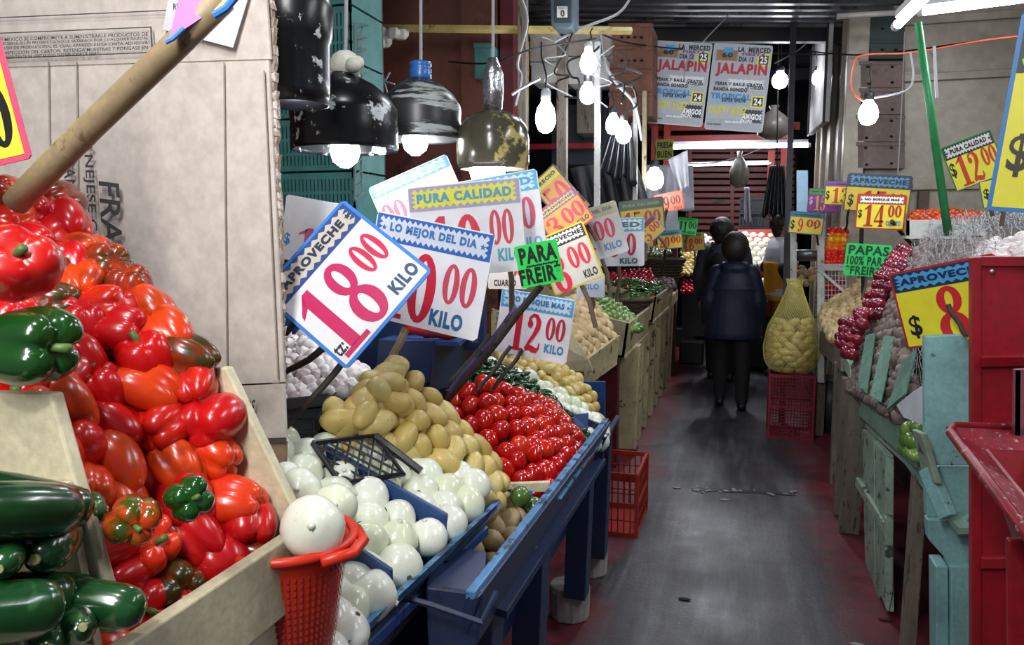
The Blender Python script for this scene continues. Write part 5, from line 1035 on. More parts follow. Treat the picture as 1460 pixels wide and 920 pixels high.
sign('yellow sign with red border reading NO BUSQUE MAS $14.00 CUARTO', (1219, 276, 5.7), (1290, 278, 5.7), (1218, 326, 5.7), '#e3cf34', '#a8301c', ('#a8301c', '#e8e6e0', '#1a1a1a', 'NO BUSQUE MAS'), '14', '#a8281c', '00', '#a8281c', 'CUARTO', '#3a7ab0', dollar='#1c1c18', hh=.28, nbox=(.16, .08, .58, .70), cbox=(.64, .36, .92, .70), ubox=(.62, .12, .92, .26), dbox=(.04, .3, .13, .55),
     sticks=[((1228, 326, 5.68), (1231, 420, 5.72), BLK), ((1272, 316, 5.68), (1300, 350, 5.9), DKW)], sr=.014)
sign('neon green card hand lettered PAPAS 100% PARA FREIR', (1203, 346, 5.5), (1268, 350, 5.5), (1202, 392, 5.5), '#2cc864', None, None, None, cents=None, lines=[('#123c20', [('PAPAS', (.06, .66, .95, .95)), ('100% PARA', (.05, .34, .95, .62)), ('*FREIR*', (.03, .04, .8, .32))])])
sign('yellow green bordered sign reading PURA CALIDAD $12, tilted beside the big sign', (1340, 212, 3.3), (1412, 184, 3.3), (1364, 274, 3.3), '#e6dc36', '#1f7a3c', ('#1c2a1c', '#d8d6d0', '#1a1a1a', 'PURA CALIDAD'), '12', '#c8321c', '00', '#c8321c', None, dollar='#1a1a1a', hh=.30, nbox=(.16, .05, .62, .72), cbox=(.66, .3, .95, .7), dbox=(.03, .28, .14, .62), bw=.015)
sign('narrow yellow sign peeping out behind the big blue bordered sign', (1393, 260, 3.1), (1440, 250, 3.1), (1402, 298, 3.1), '#e2d83a', '#1f7a6c', None, '8', '#c8321c', None, None, None, dollar='#1a1a1a', nbox=(.4, .1, .7, .9), dbox=(.08, .3, .26, .7))
sign('big yellow sign with blue border cut by the right edge of the picture', (1399, 20, 1.95), (1620, 6, 1.85), (1406, 300, 1.95), '#ece338', '#2a7cc0', ('#16240f', '#8ade3a', '#14200f', 'PURA CALIDAD'), '8', '#d8481c', '00', '#d8481c', None, dollar='#2c2408', hh=.30, nbox=(.27, .04, .55, .64), dbox=(.08, .18, .235, .40), bw=.022)
sign('red bordered yellow sign reading APROVECHE $8 in front of the garlic', (1268, 390, 2.72), (1420, 360, 2.55), (1294, 498, 2.72), '#e6de32', '#b02030', ('#16304a', '#4aa2d8', '#142a4a', 'APROVECHE'), '8', '#c8242c', '0', '#c8242c', None, dollar='#1a1428', hh=.27, nbox=(.36, .02, .66, .72), cbox=(.74, .05, .96, .70), dbox=(.08, .12, .20, .42), bw=.014, star=False,
     sticks=[((1352, 436, 2.55), (1378, 480, 2.50), DKW)], sr=.008)
# ---------------------------------------------------------------- lamps
BULB = glow('bulb_glow', '#f4f6ff', 42); BULBF = glow('far_bulb_glow', '#f2f4ff', 42); TUBE = glow('tube_glow', '#f2f2ff', 26); SOCK = plain('socket_black', '#1a1a1c', .5); SOCKW = plain('socket_white', '#c6c8cc', .4); CORD = plain('white_cord', '#96979a', .5); BCORD = plain('black_cord', '#17171a', .6)
def bulb(x, y, Y, r, label, top=None, m=BULB, long=1.3, cord=BCORD, sock=SOCK):
    p = PY(x, y, Y); o = thing('light_bulb', label, 'light bulb', p)
    part('glass', MB().lathe([(.25*r, -1.0*r*long), (.7*r, -.8*r*long), (.97*r, -.35*r*long), (1.0*r, .1*r), (.8*r, .65*r*long), (.5*r, .95*r*long), (.42*r, 1.15*r*long)], p, 14), m, o, True)
    part('socket', MB().lathe([(.44*r, 1.15*r*long), (.5*r, 1.2*r*long), (.5*r, 1.7*r*long), (.3*r, 1.9*r*long)], p, 12), sock, o, True)
    t = p+Vector((0, 0, 1.9*r*long)); e = top or (p+Vector((.01, 0, .5)))
    part('cord', MB().tube([t, t.lerp(e, .3)+Vector((.008, 0, 0)), t.lerp(e, .7)+Vector((-.006, 0, 0)), e], .004, 5), cord, o)
    return o
def shade(x, y0, y1, Y, prof, label, mat, cordtop=-60, extra=None, bx=0, br=.045, neck=None, rag=True, cordx=None, bz=0):
    """painted water jug cut as a lamp shade; prof in units of half width, z measured from the mouth up"""
    a, b = PY(x, y0, Y), PY(x, y1, Y); H = a.z-b.z; o = thing('jug_lamp_shade', label, 'lamp', b)
    part('shade', MB().lathe([(r, z*H) for r, z in prof], b, 36, False), mat, o, True)
    mod = o.children[0].modifiers.new('thick', 'SOLIDIFY'); mod.thickness = .006
    cp = PY(cordx or x, cordtop, Y); part('cord', MB().tube([a-Vector((0, 0, .02)), a.lerp(cp, .5), cp], .0055, 6), CORD, o)
    if neck: part('neck', MB().lathe(neck[0], a, 18), neck[1], o, True)
    if rag:
        m = MB(); rd = random.Random(int(x))
        m.ell(a+Vector((0, 0, rag*.2)), (rag*.85, rag*.7, rag*.8), 12, 8); [m.ell(a+Vector((rd.uniform(-.8, .8)*rag, rd.uniform(-.5, .5)*rag, rd.uniform(-.6, .5)*rag)), (rag*.45, rag*.35, rag*.4), 8, 6) for _ in range(5)]
        part('tied_bag', m, plain('bag_plastic', '#d6d4c4', .45, var=.2, bump=.6, scale=30), o, True)
    p = b+Vector((bx, 0, bz)); g = MB().lathe([(.3*br, -br*1.1), (.8*br, -.7*br), (br, 0), (.85*br, .6*br), (.5*br, 1.2*br)], p, 14); part('bulb', g, BULB, o, True)
    part('socket', MB().lathe([(.5*br, 1.2*br), (.5*br, 2.4*br)], p, 12), SOCKW, o, True)
    return o
JB = paint('jug_black_paint', '#131418', '#c4c8cc', .41, .28, 13, .15, dirt='#05060a'); JG = paint('jug_grey_paint', '#2c2f30', '#a2a8a6', .44, .35, 6, .2, (.4, .4, 3)); JY = paint('jug_smoky', '#4a4638', '#a89a62', .45, .2, 5, .2)
ribs = lambda R_: [(R_*.99, 0), (R_, .05), (R_*.985, .2), (R_, .26), (R_*.985, .32), (R_, .46)]
shade(420, -40, 150, 1.62, [(.080, 0), (.082, .1), (.084, .45), (.089, .5), (.092, .55), (.094, .72), (.088, .82), (.07, .9), (.03, .97)], 'black painted jug lamp shade, nearest, at the top beside the carton', JB, rag=False, br=.03, bz=.06)
shade(492, 100, 215, 2.1, ribs(.158)+[(.156, .52), (.13, .68), (.09, .82), (.045, .92), (.028, 1.0)], 'wide black painted jug lamp shade, second from the carton', JB, rag=.058, cordx=495, bx=.0)
shade(600, 112, 200, 2.45, ribs(.137)+[(.134, .56), (.11, .74), (.07, .9), (.035, 1.0)], 'grey streaked jug lamp shade with a blue bottle neck', JG, rag=.03, neck=([(.036, -.03), (.036, .03), (.033, .035), (.036, .04), (.036, .052), (.02, .056)], plain('blue_neck', '#2c68b0', .3, spec=.6)), bx=-.02)
shade(703, 158, 242, 2.5, [(.112, 0), (.122, .12), (.122, .5), (.115, .7), (.09, .88), (.05, .97), (.025, 1.02)], 'smoky yellowish jug lamp shade with crumpled foil above it', JY, rag=False, neck=([(.028, -.01), (.036, .07), (.034, .12), (.016, .17)], plain('crumpled_foil', '#b9bbbe', .2, metal=.9, bump=1, scale=40)), bx=-.02, br=.062)
bulb(778, 168, 3.35, .045, 'big bare bulb hanging left of the grey wooden post', PY(772, 60, 3.4), sock=SOCKW, long=1.45)
bulb(839, 90, 3.9, .042, 'upper one of two bare bulbs hanging one under the other', PY(845, 40, 3.9), long=1.3, sock=SOCKW); bulb(838, 134, 4.0, .042, 'lower one of two bare bulbs hanging one under the other', PY(842, 60, 4.1), long=1.2)
bulb(874, 178, 4.5, .042, 'left bulb of the close pair before the dark hanging cloth', PY(874, 130, 4.5)); bulb(889, 190, 4.55, .045, 'right bulb of the close pair before the dark hanging cloth', PY(892, 120, 4.6))
bulb(933, 256, 5.3, .062, 'round bare bulb above the orange 9.00 sign', PY(932, 180, 5.3), long=1.1)
bulb(1112, 115, 8.2, .075, 'bare bulb hanging right of the two posters', PY(1115, 60, 8.2), long=1.0, m=BULBF)
bulb(1238, 162, 5.3, .058, 'bare bulb on an orange and white flex before the beige facade', PY(1242, 90, 5.3), long=1.2)
bulb(1165, 112, 8.6, .05, 'bulb glimmering beside the pale board on the facade side', PY(1160, 60, 8.6), m=BULBF)
def long_light(a, b, r, label, m=TUBE):
    o = thing('fluorescent_tube', label, 'lamp', a); part('tube', MB().tube([a, b], r, 10), m, o, True); d = (b-a).normalized()
    part('end_cap', MB().tube([a-d*.03, a], r*1.1, 10), SOCKW, o); part('end_cap', MB().tube([b, b+d*.03], r*1.1, 10), SOCKW, o)
    part('batten', MB().beam(a+Vector((0, 0, r*2)), b+Vector((0, 0, r*2)), r*1.6, r*1.4), SOCKW, o); return o
long_light(PY(1281, 34, 3.6), PY(1345, -30, 3.2), .019, 'bright fluorescent tube slanting out of the top of the picture')
long_light(PY(1318, 16, 4.4), PY(1470, -4, 4.1), .020, 'bright fluorescent tube running right from the top of the green pole')
long_light(PY(958, 210, 9.8), PY(1152, 207, 9.8), .024, 'long fluorescent tube across the aisle below the posters')
long_light(PY(980, 236, 10.8), PY(1096, 233, 10.8), .014, 'thin pale lamp reflection below the long tube, built as a glowing tube', glow('tube_reflection', '#f0f0ff', 5))  # lamp reflection imitated by a weakly glowing tube
solo('hanging_tube_pipe', MB().tube([PY(1193, 23, 6.6), PY(1282, 18, 6.6)], .022, 10), plain('tube_off', '#b8b4ac', .3), 'unlit pale tube hanging across the top of the beige facade', 'lamp', smooth=True)
# wires
def smooth(P):
    out = []
    for i in range(len(P)-1):
        a, b, c, d = P[max(i-1, 0)], P[i], P[i+1], P[min(i+2, len(P)-1)]
        for k in range(5): t = k/5; out.append(.5*((2*b)+(c-a)*t+(2*a-5*b+4*c-d)*t*t+(3*b-a-3*c+d)*t**3))
    return out+[P[-1]]
def wire(pts, r, mat, label, name='wire'): return solo(name, MB().tube(smooth([Vector(p) for p in pts]), r, 5), mat, label, 'wire')
def W(x, y, Y): return PY(x, y, Y)
OCORD = plain('orange_cord', '#d0583a', .5)
wire([W(1241, 150, 5.3), W(1215, 130, 5.3), W(1218, 90, 5.4), W(1235, 78, 5.5), W(1300, 75, 5.6), W(1400, 58, 5.4), W(1470, 50, 5.3)], .006, OCORD, 'orange flex looping down to the bulb before the beige facade')
wire([W(1242, 140, 5.3), W(1290, 130, 5.35), W(1302, 110, 5.5), W(1298, 75, 5.6)], .007, CORD, 'white flex looping right from the bulb before the beige facade')
wire([W(1332, 66, 5.0), W(1334, 110, 5.0), W(1336, 140, 5.0)], .009, CORD, 'frayed white string hanging right of the green pole')
wire([W(1290, 45, 6.7), W(1286, 140, 6.7), W(1280, 250, 6.7)], .006, CORD, 'thin pale cord hanging down the front of the beige facade')
wire([W(1150, 73, 7.1), W(1240, 78, 7.0), W(1400, 58, 6.6)], .007, BCORD, 'black wire strung along the beige facade')
wire([W(520, 40, 4.3), W(700, 42, 4.2), W(900, 44, 4.6)], .022, paint('yellow_bar_paint', '#c7b36a', '#7c6a3c', .4, .5, 14, .2), 'long yellowish bar running across the top of the left stalls', 'hanging_bar')
wire([W(640, 88, 4.3), W(700, 90, 4.0), W(760, 70, 4.0), W(850, 55, 4.2)], .005, BCORD, 'black wire sagging in front of the brown partition')
wire([W(850, 45, 4.6), W(900, 62, 5.5), W(1000, 72, 6.3), W(1100, 76, 6.6), W(1180, 78, 7.0)], .006, BCORD, 'long wire crossing the aisle above the posters')
wire([W(855, 50, 4.4), W(862, 90, 4.4), W(880, 120, 4.5), W(905, 150, 4.6), W(915, 200, 4.7)], .009, CORD, 'tangled pale cable running down beside the brown cartons')
wire([W(790, 60, 4.2), W(830, 40, 4.3), W(880, 20, 4.5), W(900, -5, 4.6)], .008, CORD, 'grey cable rising right from the electric meter')
wire([W(740, -10, 4.0), W(752, 30, 4.0), W(738, 90, 4.0), W(744, 110, 4.0), W(735, 150, 3.8)], .007, CORD, 'white cable winding down the brown wooden post')
wire([W(730, 135, 3.4), W(745, 125, 3.4), W(770, 112, 3.4)], .007, CORD, 'white flex beside the big bare bulb')
wire([W(975, 115, 6.0), W(985, 80, 6.1), W(1040, 20, 6.8)], .005, CORD, 'thin wire slanting up to the roof left of the posters')
wire([W(1105, 90, 7.2), W(1140, 70, 7.6), W(1170, 40, 8)], .007, CORD, 'two tone wire slanting between poster and facade')
wire([W(948, 230, 8), W(1000, 234, 8.1), W(1050, 225, 8.3), W(1085, 212, 8.6)], .006, CORD, 'thin white string sagging under the long tube')
rd = random.Random(21)
for i, l in enumerate(('knot of black wire at the left of the tangle', 'loop of black wire in the middle of the tangle', 'loop of grey wire over the upper bulb', 'stray black wire dangling by the brown cartons', 'thin black wire hanging by the pair of bulbs', 'curl of pale wire on the grey wooden post')):
    x = 790+i*20; pts = [W(x+rd.uniform(-26, 26), 50+j*14+rd.uniform(-8, 8)+i*5, 4.2+rd.uniform(-.1, .1)) for j in range(7)]; wire(pts, .004+.001*(i % 3), BCORD if i % 3 else CORD, l)
# ---------------------------------------------------------------- things behind the lamps, left
PALEC = paint('pale_carton', '#b9b0a6', '#8f867a', .36, .75, 6, .2); BRC = paint('brown_carton_board', '#7d5444', '#5c3c30', .36, .8, 7, .15)
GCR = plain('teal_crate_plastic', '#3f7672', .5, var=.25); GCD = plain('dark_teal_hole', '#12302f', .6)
def slot_crate(label, A, B, h, d, rows, cols, mat=GCR, hole=GCD, group=None, name='vented_crate', Yback=.4):
    """stacking crate seen from its slotted wall: A, B bottom corners of the front wall"""
    o = thing(name, label, 'crate', A, group); A = Vector(A); B = Vector(B); u = (B-A); n = u.cross(Vector((0, 0, 1))).normalized(); up = Vector((0, 0, h))
    if n.y > 0: n = -n
    body = MB(); t = .012
    # frame rails and slotted bands: bars with true gaps
    for (z0, z1) in [(0, .10), (.30, .36), (.58, .64), (.88, 1.0)]: body.slab([A+up*z0, B+up*z0, B+up*z1, A+up*z1], n, t)
    part('wall_rails', body, mat, o)
    for (z0, z1) in [(.10, .30), (.36, .58), (.64, .88)][:rows]:
        m = MB()
        for i in range(cols+1): s = i/cols; wd = .32/cols; a = A+u*max(0, s-wd); b = A+u*min(1, s+wd); m.slab([a+up*z0, b+up*z0, b+up*z1, a+up*z1], n, t*.6)
        part('slotted_band', m, mat, o, kind='stuff')
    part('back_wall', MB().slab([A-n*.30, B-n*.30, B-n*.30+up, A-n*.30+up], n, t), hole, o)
    for P in (A, B): part('end_wall', MB().slab([P, P-n*.3, P-n*.3+up, P+up], u, t), mat, o)
    return o
Yg = 3.1
for j in range(8):
    a, b = PY(388, 294, Yg), PY(506, 294, Yg); a.z = b.z = 1.66+j*.235
    slot_crate(('lowest', 'second lowest', 'third', 'fourth', 'fifth', 'sixth', 'seventh', 'topmost')[j]+' teal plastic crate of the stack behind the black lamp shades', a, b, .225, .3, 3, 22)
solo('crate_stand', MB().span((-1.95, 3.10, 0), (-1.3, 3.5, 1.655)), DBLUE, 'dark blue stand under the stack of teal crates', 'stand')
lattice('dark_grid_crate', 'dark blue green wire grid crate end beside the teal stack', 'crate', PY(506, 285, 3.05), PY(534, 262, 3.4), PY(506, 36, 3.05), 3, 14, plain('grid_grey', '#5f7476', .4), .008, .004)
for i, (x0, y0, x1, y1, Y, m_, l) in enumerate(((540, 44, 572, 66, 4.2, 0, 'crumpled pale plastic bag hooked on the yellowish bar'),)):
    mm = MB(); rd = random.Random(8); [mm.ell(PY(rd.uniform(x0-8, x1), rd.uniform(y0+2, y1-4), Y+rd.uniform(-.03, .03)), (.05, .03, .035), 7, 5) for _ in range(9)]; solo('plastic_bag', mm, plain('bag_plastic', '#d6d4c4'), l, 'bag')
solo('star_ornament', MB().tube([PY(536, 113, 3.6), PY(563, 120, 3.6)], .005, 5).tube([PY(540, 130, 3.6), PY(556, 103, 3.6)], .005, 5).tube([PY(545, 106, 3.6), PY(552, 132, 3.6)], .005, 5), CORD, 'white string tied in a star between the first two shades', 'string')
for (x0, x1, Y, y0, y1, m_, l) in ((739, 752, 4.2, -40, 262, GREYW, 'brown weathered wooden post left of the big bulb'), (795, 809, 4.4, 55, 250, GREYW, 'grey wooden post between the bulbs'), (848, 856, 4.3, 60, 300, WHITEP, 'slim white post under the two stacked bulbs'), (903, 909, 5.0, 140, 300, WHITEP, 'slim pale post right of the pair of bulbs'), (916, 922, 5.6, 130, 265, CREAM2, 'thin cream post behind the round bulb')):
    a = PY((x0+x1)/2, y1, Y); b = PY((x0+x1)/2, y0, Y); wd = (x1-x0)/FPX*Y*1.0; a.z = max(.8, a.z-.3); solo('post', MB().beam(a, b, wd, wd), m_, l, 'post', bevel=.003)
solo('steel_post', MB().beam(PX(1133, -60, .35)+Vector((0, .0, .6)), Vector((.372, 6.95, .0)), .05, .05), DARK, 'tall dark steel post at the right side of the aisle', 'post')
mt = thing('electric_meter', 'grey electric meter box with a white card marked 0 at the top of the picture', 'meter', PY(801, 20, 4.1))
part('case', MB().slab(R((784, -18, 4.1), (819, -18, 4.1), (819, 34, 4.1), (814, 41, 4.1), (790, 41, 4.1), (785, 34, 4.1)), (0, -1, 0), .12), plain('meter_grey', '#58646e', .4), mt, bevel=.01)
part('cover', MB().slab(R((790, -14, 4.085), (814, -14, 4.085), (814, 32, 4.085), (790, 32, 4.085)), (0, -1, 0), .015), plain('meter_dark', '#37414a', .3), mt, bevel=.004)
part('number_card', MB().slab(R((794, 9, 4.07), (809, 9, 4.07), (809, 25, 4.07), (794, 25, 4.07)), (0, -1, 0), .002), pm('#dcdcd8'), mt)
m = MB(); vs, fs = text_mesh('0', .03); o_ = PY(799, 24, 4.06); m.add([o_+(PY(805, 24, 4.06)-o_)*a+(PY(799, 14, 4.06)-o_)*b for a, b in vs], fs); vs, fs = text_mesh('PASO', .0); o_ = PY(796, 13, 4.06); m.add([o_+(PY(808, 13, 4.06)-o_)*a+(PY(796, 10, 4.06)-o_)*b for a, b in vs], fs); part('lettering', m, INK, mt)
def carton(x0, y0, x1, y1, Y, d, mat, label, holes=(), name='cardboard_box', group=None, bev=.006):
    o = thing(name, label, 'box', PY((x0+x1)/2, y1, Y), group)
    part('body', MB().slab(R((x0, y0, Y), (x1, y0, Y), (x1, y1, Y), (x0, y1, Y)), (0, -1, 0), d), mat, o, bevel=bev)
    h = (y1-y0)
    part('lid_edge', MB().slab(R((x0-1, y0-1, Y-.01), (x1+1, y0-1, Y-.01), (x1+1, y0+h*.12, Y-.01), (x0-1, y0+h*.12, Y-.01)), (0, -1, 0), .012), mat, o, bevel=.002)
    for (hx, hy) in holes:
        cx, cy = x0+(x1-x0)*hx, y0+h*hy; m = MB().slab([PY(cx+2.6*math.cos(k*math.pi/5), cy+2.0*math.sin(k*math.pi/5), Y-.003) for k in range(10)], (0, -1, 0), .002); part('vent_hole', m, plain('hole_dark', '#17110e', .9), o)
    return o
for (x0, y0, x1, y1, Y, m_, l) in ((755, 46, 796, 88, 5.4, PALEC, 'pale carton high behind the meter, upper left of the pile'), (757, 90, 795, 118, 5.4, WHITEP, 'pale carton below the first behind the wires'), (810, 38, 870, 80, 5.6, PALEC, 'pale carton behind the upper bare bulb'), (810, 82, 866, 120, 5.6, WHITEP, 'white carton behind the lower bare bulb'),
                             (696, 46, 740, 100, 5.0, paint('yellow_sheet', '#a89a5a', '#5e5636', .4, .6, 6, .3), 'yellowish board behind the foil lamp'), (700, 100, 740, 180, 5.05, paint('yellow_sheet', '#a89a5a'), 'lower yellowish board behind the foil lamp'), (676, 62, 700, 112, 4.4, GCR, 'small teal plastic crate hanging beside the brown partition'),
                             (822, 120, 850, 190, 5.8, GREYW, 'grey board behind the lower bulb'), (786, 150, 900, 235, 6.2, plain('dark_navy_sheet', '#1b2630', .6), 'dark bluish sheet behind the bulbs')):
    carton(x0, y0, x1, y1, Y, .25, m_, l)
for j in range(4):
    y0 = 34+j*33; carton(868, y0, 930, y0+32, 5.7, .35, BRC, 'reddish brown carton, '+('topmost', 'second from the top', 'third from the top', 'lowest')[j]+' of the stack left of the posters', [(.3, .6), (.45, .6), (.6, .6), (.75, .6)] if j < 2 else [])
solo('red_rail', MB().beam(PY(720, 210, 6.0), PY(850, 208, 6.0), .04, .04), RED, 'thin red rail behind the posts on the left', 'rail')
def cloth(label, P, mat, name='dark_cloth', cat='cloth', amp=.03, nfold=5, seed=1):
    """hanging folds: P = top-left, top-right, bottom-right, bottom-left points"""
    rows = [[P[0], P[1]], [P[3], P[2]]]; nu, nv = 30, 14; G = []
    n = (P[1]-P[0]).cross(P[3]-P[0]).normalized()
    for j in range(nv+1):
        for i in range(nu+1):
            u, v = i/nu, j/nv; p = P[0].lerp(P[1], u).lerp(P[3].lerp(P[2], u), v); G.append(p+n*amp*(.3+v)*math.sin(u*nfold*6.28+seed+v*1.5)+Vector((0, 0, -amp*.8*math.sin(u*3.14*nfold)*(1 if j == nv else 0))))
    m = MB().add(G, [(j*(nu+1)+i, j*(nu+1)+i+1, (j+1)*(nu+1)+i+1, (j+1)*(nu+1)+i) for j in range(nv) for i in range(nu)])
    o = solo(name, m, mat, label, cat, smooth=True); s = o.modifiers.new('thick', 'SOLIDIFY'); s.thickness = .004; return o
DKC = plain('black_bag_cloth', '#15171c', .35, var=.3); 
cloth('black plastic sheet hanging in folds below the pair of bulbs', R((868, 192, 4.8), (900, 188, 4.8), (908, 262, 4.8), (850, 250, 4.8)), DKC)
cloth('dark cloth draped behind the slim white post', R((812, 240, 5.2), (905, 225, 5.2), (925, 285, 5.2), (830, 300, 5.2)), plain('grey_cloth', '#2c2e33', .7), amp=.02)
cloth('white plastic bag hanging beside the round bulb', R((952, 228, 5.9), (980, 214, 5.9), (982, 268, 5.9), (970, 274, 5.9)), plain('thin_white_bag', '#c9ccd2', .4), 'plastic_bag', 'bag', .02, 2)
cloth('translucent grey sheet behind the round bulb', R((915, 235, 6.2), (988, 236, 6.2), (990, 300, 6.2), (915, 300, 6.2)), plain('haze_sheet', '#8f8f9a', .4), 'plastic_sheet', 'sheet', .01, 3)
# posters
def poster(label, TL, TR, BL, seed):
    its = lambda *a: a
    s = sign(label, TL, TR, BL, '#a3a8ae', '#c4c8cc', None, None, cents=None, auto=False, name='event_poster', cat='poster', bw=.006, tb=.05, lines=[
        ('#20222a', [('LA  MERCED', (.42, .91, .97, .97)), ('DIA 13', (.45, .80, .70, .86)), ('60', (.16, .84, .34, .90)), ('FERIA Y BAILE GRATIS', (.10, .52, .90, .56)), ('BANDA SONIDO', (.08, .455, .66, .50)), ('LA CHELERA', (.62, .49, .93, .53)), ('SUPER SHOW', (.24, .33, .66, .38)), ('CALLE ROSARIO', (.03, .055, .28, .075))]),
        ('#a81f30', [('JALAPIN', (.08, .62, .95, .78))]), ('#7a3a7c', [('FIESTA', (.5, .87, .9, .905))]),
        ('#e6e8ea', [('MEGA BANDA', (.34, .09, .62, .115)), ('AMIGOS', (.62, .14, .95, .21)), ('GRUPO', (.6, .10, .8, .14))]), ('#3c7fb4', [('TROPICAL', (.04, .36, .74, .43))]), ('#c8c02c', [('DUSTY KIZZ', (.04, .19, .70, .28))])])
    Mx = s.matrix_world; k = (PY(*TR)-PY(*TL)).length; h = (PY(*BL)-PY(*TL)).length; e = .003
    def rect(nm, b, c, z=e, zg=False):
        m = MB(); P = zig(b[0]*k, b[1]*h, b[2]*k, b[3]*h, z, 7, .08, 4) if zg else [(b[0]*k, b[1]*h, z), (b[2]*k, b[1]*h, z), (b[2]*k, b[3]*h, z), (b[0]*k, b[3]*h, z)]
        m.add(P, [tuple(range(len(P)))]); o = bpy.data.objects.new(nm, m.mesh(nm, pm(c))); COL.objects.link(o); o.parent = s
    rect('yellow_box', (.74, .28, .96, .42), '#d0c83a', .0024); rect('yellow_box', (.76, .76, .97, .90), '#d0c83a', .0024); rect('dark_box', (.77, .30, .94, .40), '#24262c', .0029); rect('dark_box', (.79, .78, .95, .88), '#24262c', .0029)
    rect('blue_spot', (.18, .87, .34, .96), '#3a9ad0', .0024, True); rect('brown_spot', (.04, .80, .44, .93), '#8a6a4a', .0022, True); rect('grey_band', (.02, .02, .98, .13), '#9aa0a6', .0022); rect('dark_spot', (.62, .10, .97, .26), '#303238', .0022, True); rect('white_spot', (.3, .48, .95, .60), '#d0d4d8', .0022, True); rect('blue_band', (.03, .30, .7, .44), '#8aa6bc', .0022, True); rect('pink_band', (.40, .9, .98, .985), '#c9a6c4', .0021)
    for t, b in (('24', (.79, .31, .92, .39)), ('25', (.81, .79, .93, .87))):
        m = MB(); put_text(m, t, b[0]*k, b[1]*h, b[2]*k, b[3]*h, .0036, .03); o = bpy.data.objects.new('lettering', m.mesh('lettering', pm('#e8e8e8'))); COL.objects.link(o); o.parent = s
    return s
poster('left of the two event posters hung across the aisle', (929, 57, 6.1), (1010, 62, 6.15), (921, 175, 6.1), 1)
poster('right of the two event posters hung across the aisle, slightly lower', (1012, 61, 6.2), (1096, 65, 6.25), (1004, 184, 6.2), 2)
# hanging cartons on the facade
for j, (y0, y1) in enumerate(((24, 58), (58, 84))): carton(1226, y0, 1290, y1, 7.12, .3, plain('dark_green_crate', '#1d3a34', .5, var=.4), 'dark green plastic crate, '+('topmost', 'second')[j]+' of the column hung on the facade', [(.2, .5), (.5, .5), (.8, .5)], 'plastic_crate')
for j in range(4):
    y0 = 88+j*38.5; carton(1226-(4 if j > 1 else 0), y0, 1290, y0+37, 7.1, .3, paint('mauve_carton', '#8d7a72', '#6e5c54', .36, .75, 6, .15), 'brownish carton with vent holes on the facade, '+('just under the green crates', 'second below the green crates', 'third below the green crates', 'lowest of the column')[j], [(.18, .2), (.72, .2), (.2, .85), (.72, .8)])
solo('shelf_bracket', MB().span((PY(1226, 245, 7.1).x, 6.8, 1.98), (PY(1292, 245, 7.1).x, 7.2, 2.02)), DARK, 'dark shelf carrying the column of cartons on the facade', 'shelf')
# far end of the aisle: slatted crates, red frame, stall with white onions
RW = paint('red_slat_wood', '#6e2a28', '#33191a', .42, .6, 6, .3, (.4, 1, 1)); RB = paint('bright_red_beam', '#a8281c', '#5c1814', .36, .5, 6, .2)
sw = thing('slatted_shutter', 'dark red wooden slatted wall closing the far end of the aisle', 'wall', (-.5, 12.1, 0))
for i in range(22):
    y = 214+i*9.2; a, b = PY(978, y, 12), PY(1132, y, 12); part('slat', MB().beam(a, b, .03, .062), RW, sw)
part('backing', MB().slab(R((975, 195, 12.15), (1136, 195, 12.15), (1136, 470, 12.15), (975, 470, 12.15)), (0, -1, 0), .03), plain('backing_dark', '#1c0f10', .8), sw)
for x in (984, 1044, 1098): part('upright', MB().beam(PY(x, 470, 11.95), PY(x, 200, 11.95), .05, .05), RW, sw)
for (P, l) in (((925, 200, 1130, 196), 'bright red upper beam behind the long tube'), ((925, 182, 1140, 180), 'dull red beam under the posters')):
    solo('red_beam', MB().beam(PY(P[0], P[1], 11.6), PY(P[2], P[3], 11.6), .10, .10), RB, l, 'beam')
for x, y0, y1, l in ((952, 172, 300, 'red upright at the left of the far frame'), (1100, 215, 345, 'orange red upright by the hanging black bags'), (1120, 175, 300, 'red upright right of the black bags'), (934, 180, 300, 'thin red upright by the lime card')):
    solo('red_upright', MB().beam(Vector((PY(x, y0, 11.4).x, 11.4, 0)), PY(x, y0, 11.4), .09, .09), RB, l, 'post')
ceb = solo('blue_window_board', MB().slab(R((1136, 243, 11), (1152, 243, 11), (1152, 330, 11), (1136, 330, 11)), (0, -1, 0), .03), plain('bluewhite', '#8fb0c4', .5), 'light blue board at the far end right of the steel post', 'board')
# stacked black crates beside the slats
for j in range(4): 
    a, b = PY(1056, 290, 11.2), PY(1100, 290, 11.2); a.z = b.z = 1.35+j*.2
    slot_crate(('lowest', 'second', 'third', 'topmost')[j]+' dark crate of the stack under the hanging black bags', a, b, .19, .3, 2, 10, plain('dark_slate_plastic', '#23272c', .4), BLK)
solo('plinth', MB().span((PY(1056, 290, 11.2).x, 11.2, 0), (PY(1100, 290, 11.2).x, 11.5, 1.34)), BLK, 'black plinth under the dark crates at the far stall', 'plinth')
cloth('bunch of black plastic bags hanging from a hook at the far end', R((1098, 236, 8.4), (1118, 236, 8.4), (1126, 310, 8.4), (1086, 308, 8.4)), DKC, 'black_bags', 'bag', .035, 6)
solo('hook_cord', MB().tube([PY(1108, 236, 8.4), PY(1108, 215, 8.4), PY(1110, 60, 8.4)], .006, 5), BCORD, 'cord holding the bunch of black bags', 'cord')
cloth('white plastic string hank hanging at the far stall', R((1061, 267, 9.6), (1068, 267, 9.6), (1072, 320, 9.6), (1062, 316, 9.6)), plain('hank_white', '#b9bcc6', .5), 'string_hank', 'string', .02, 2)
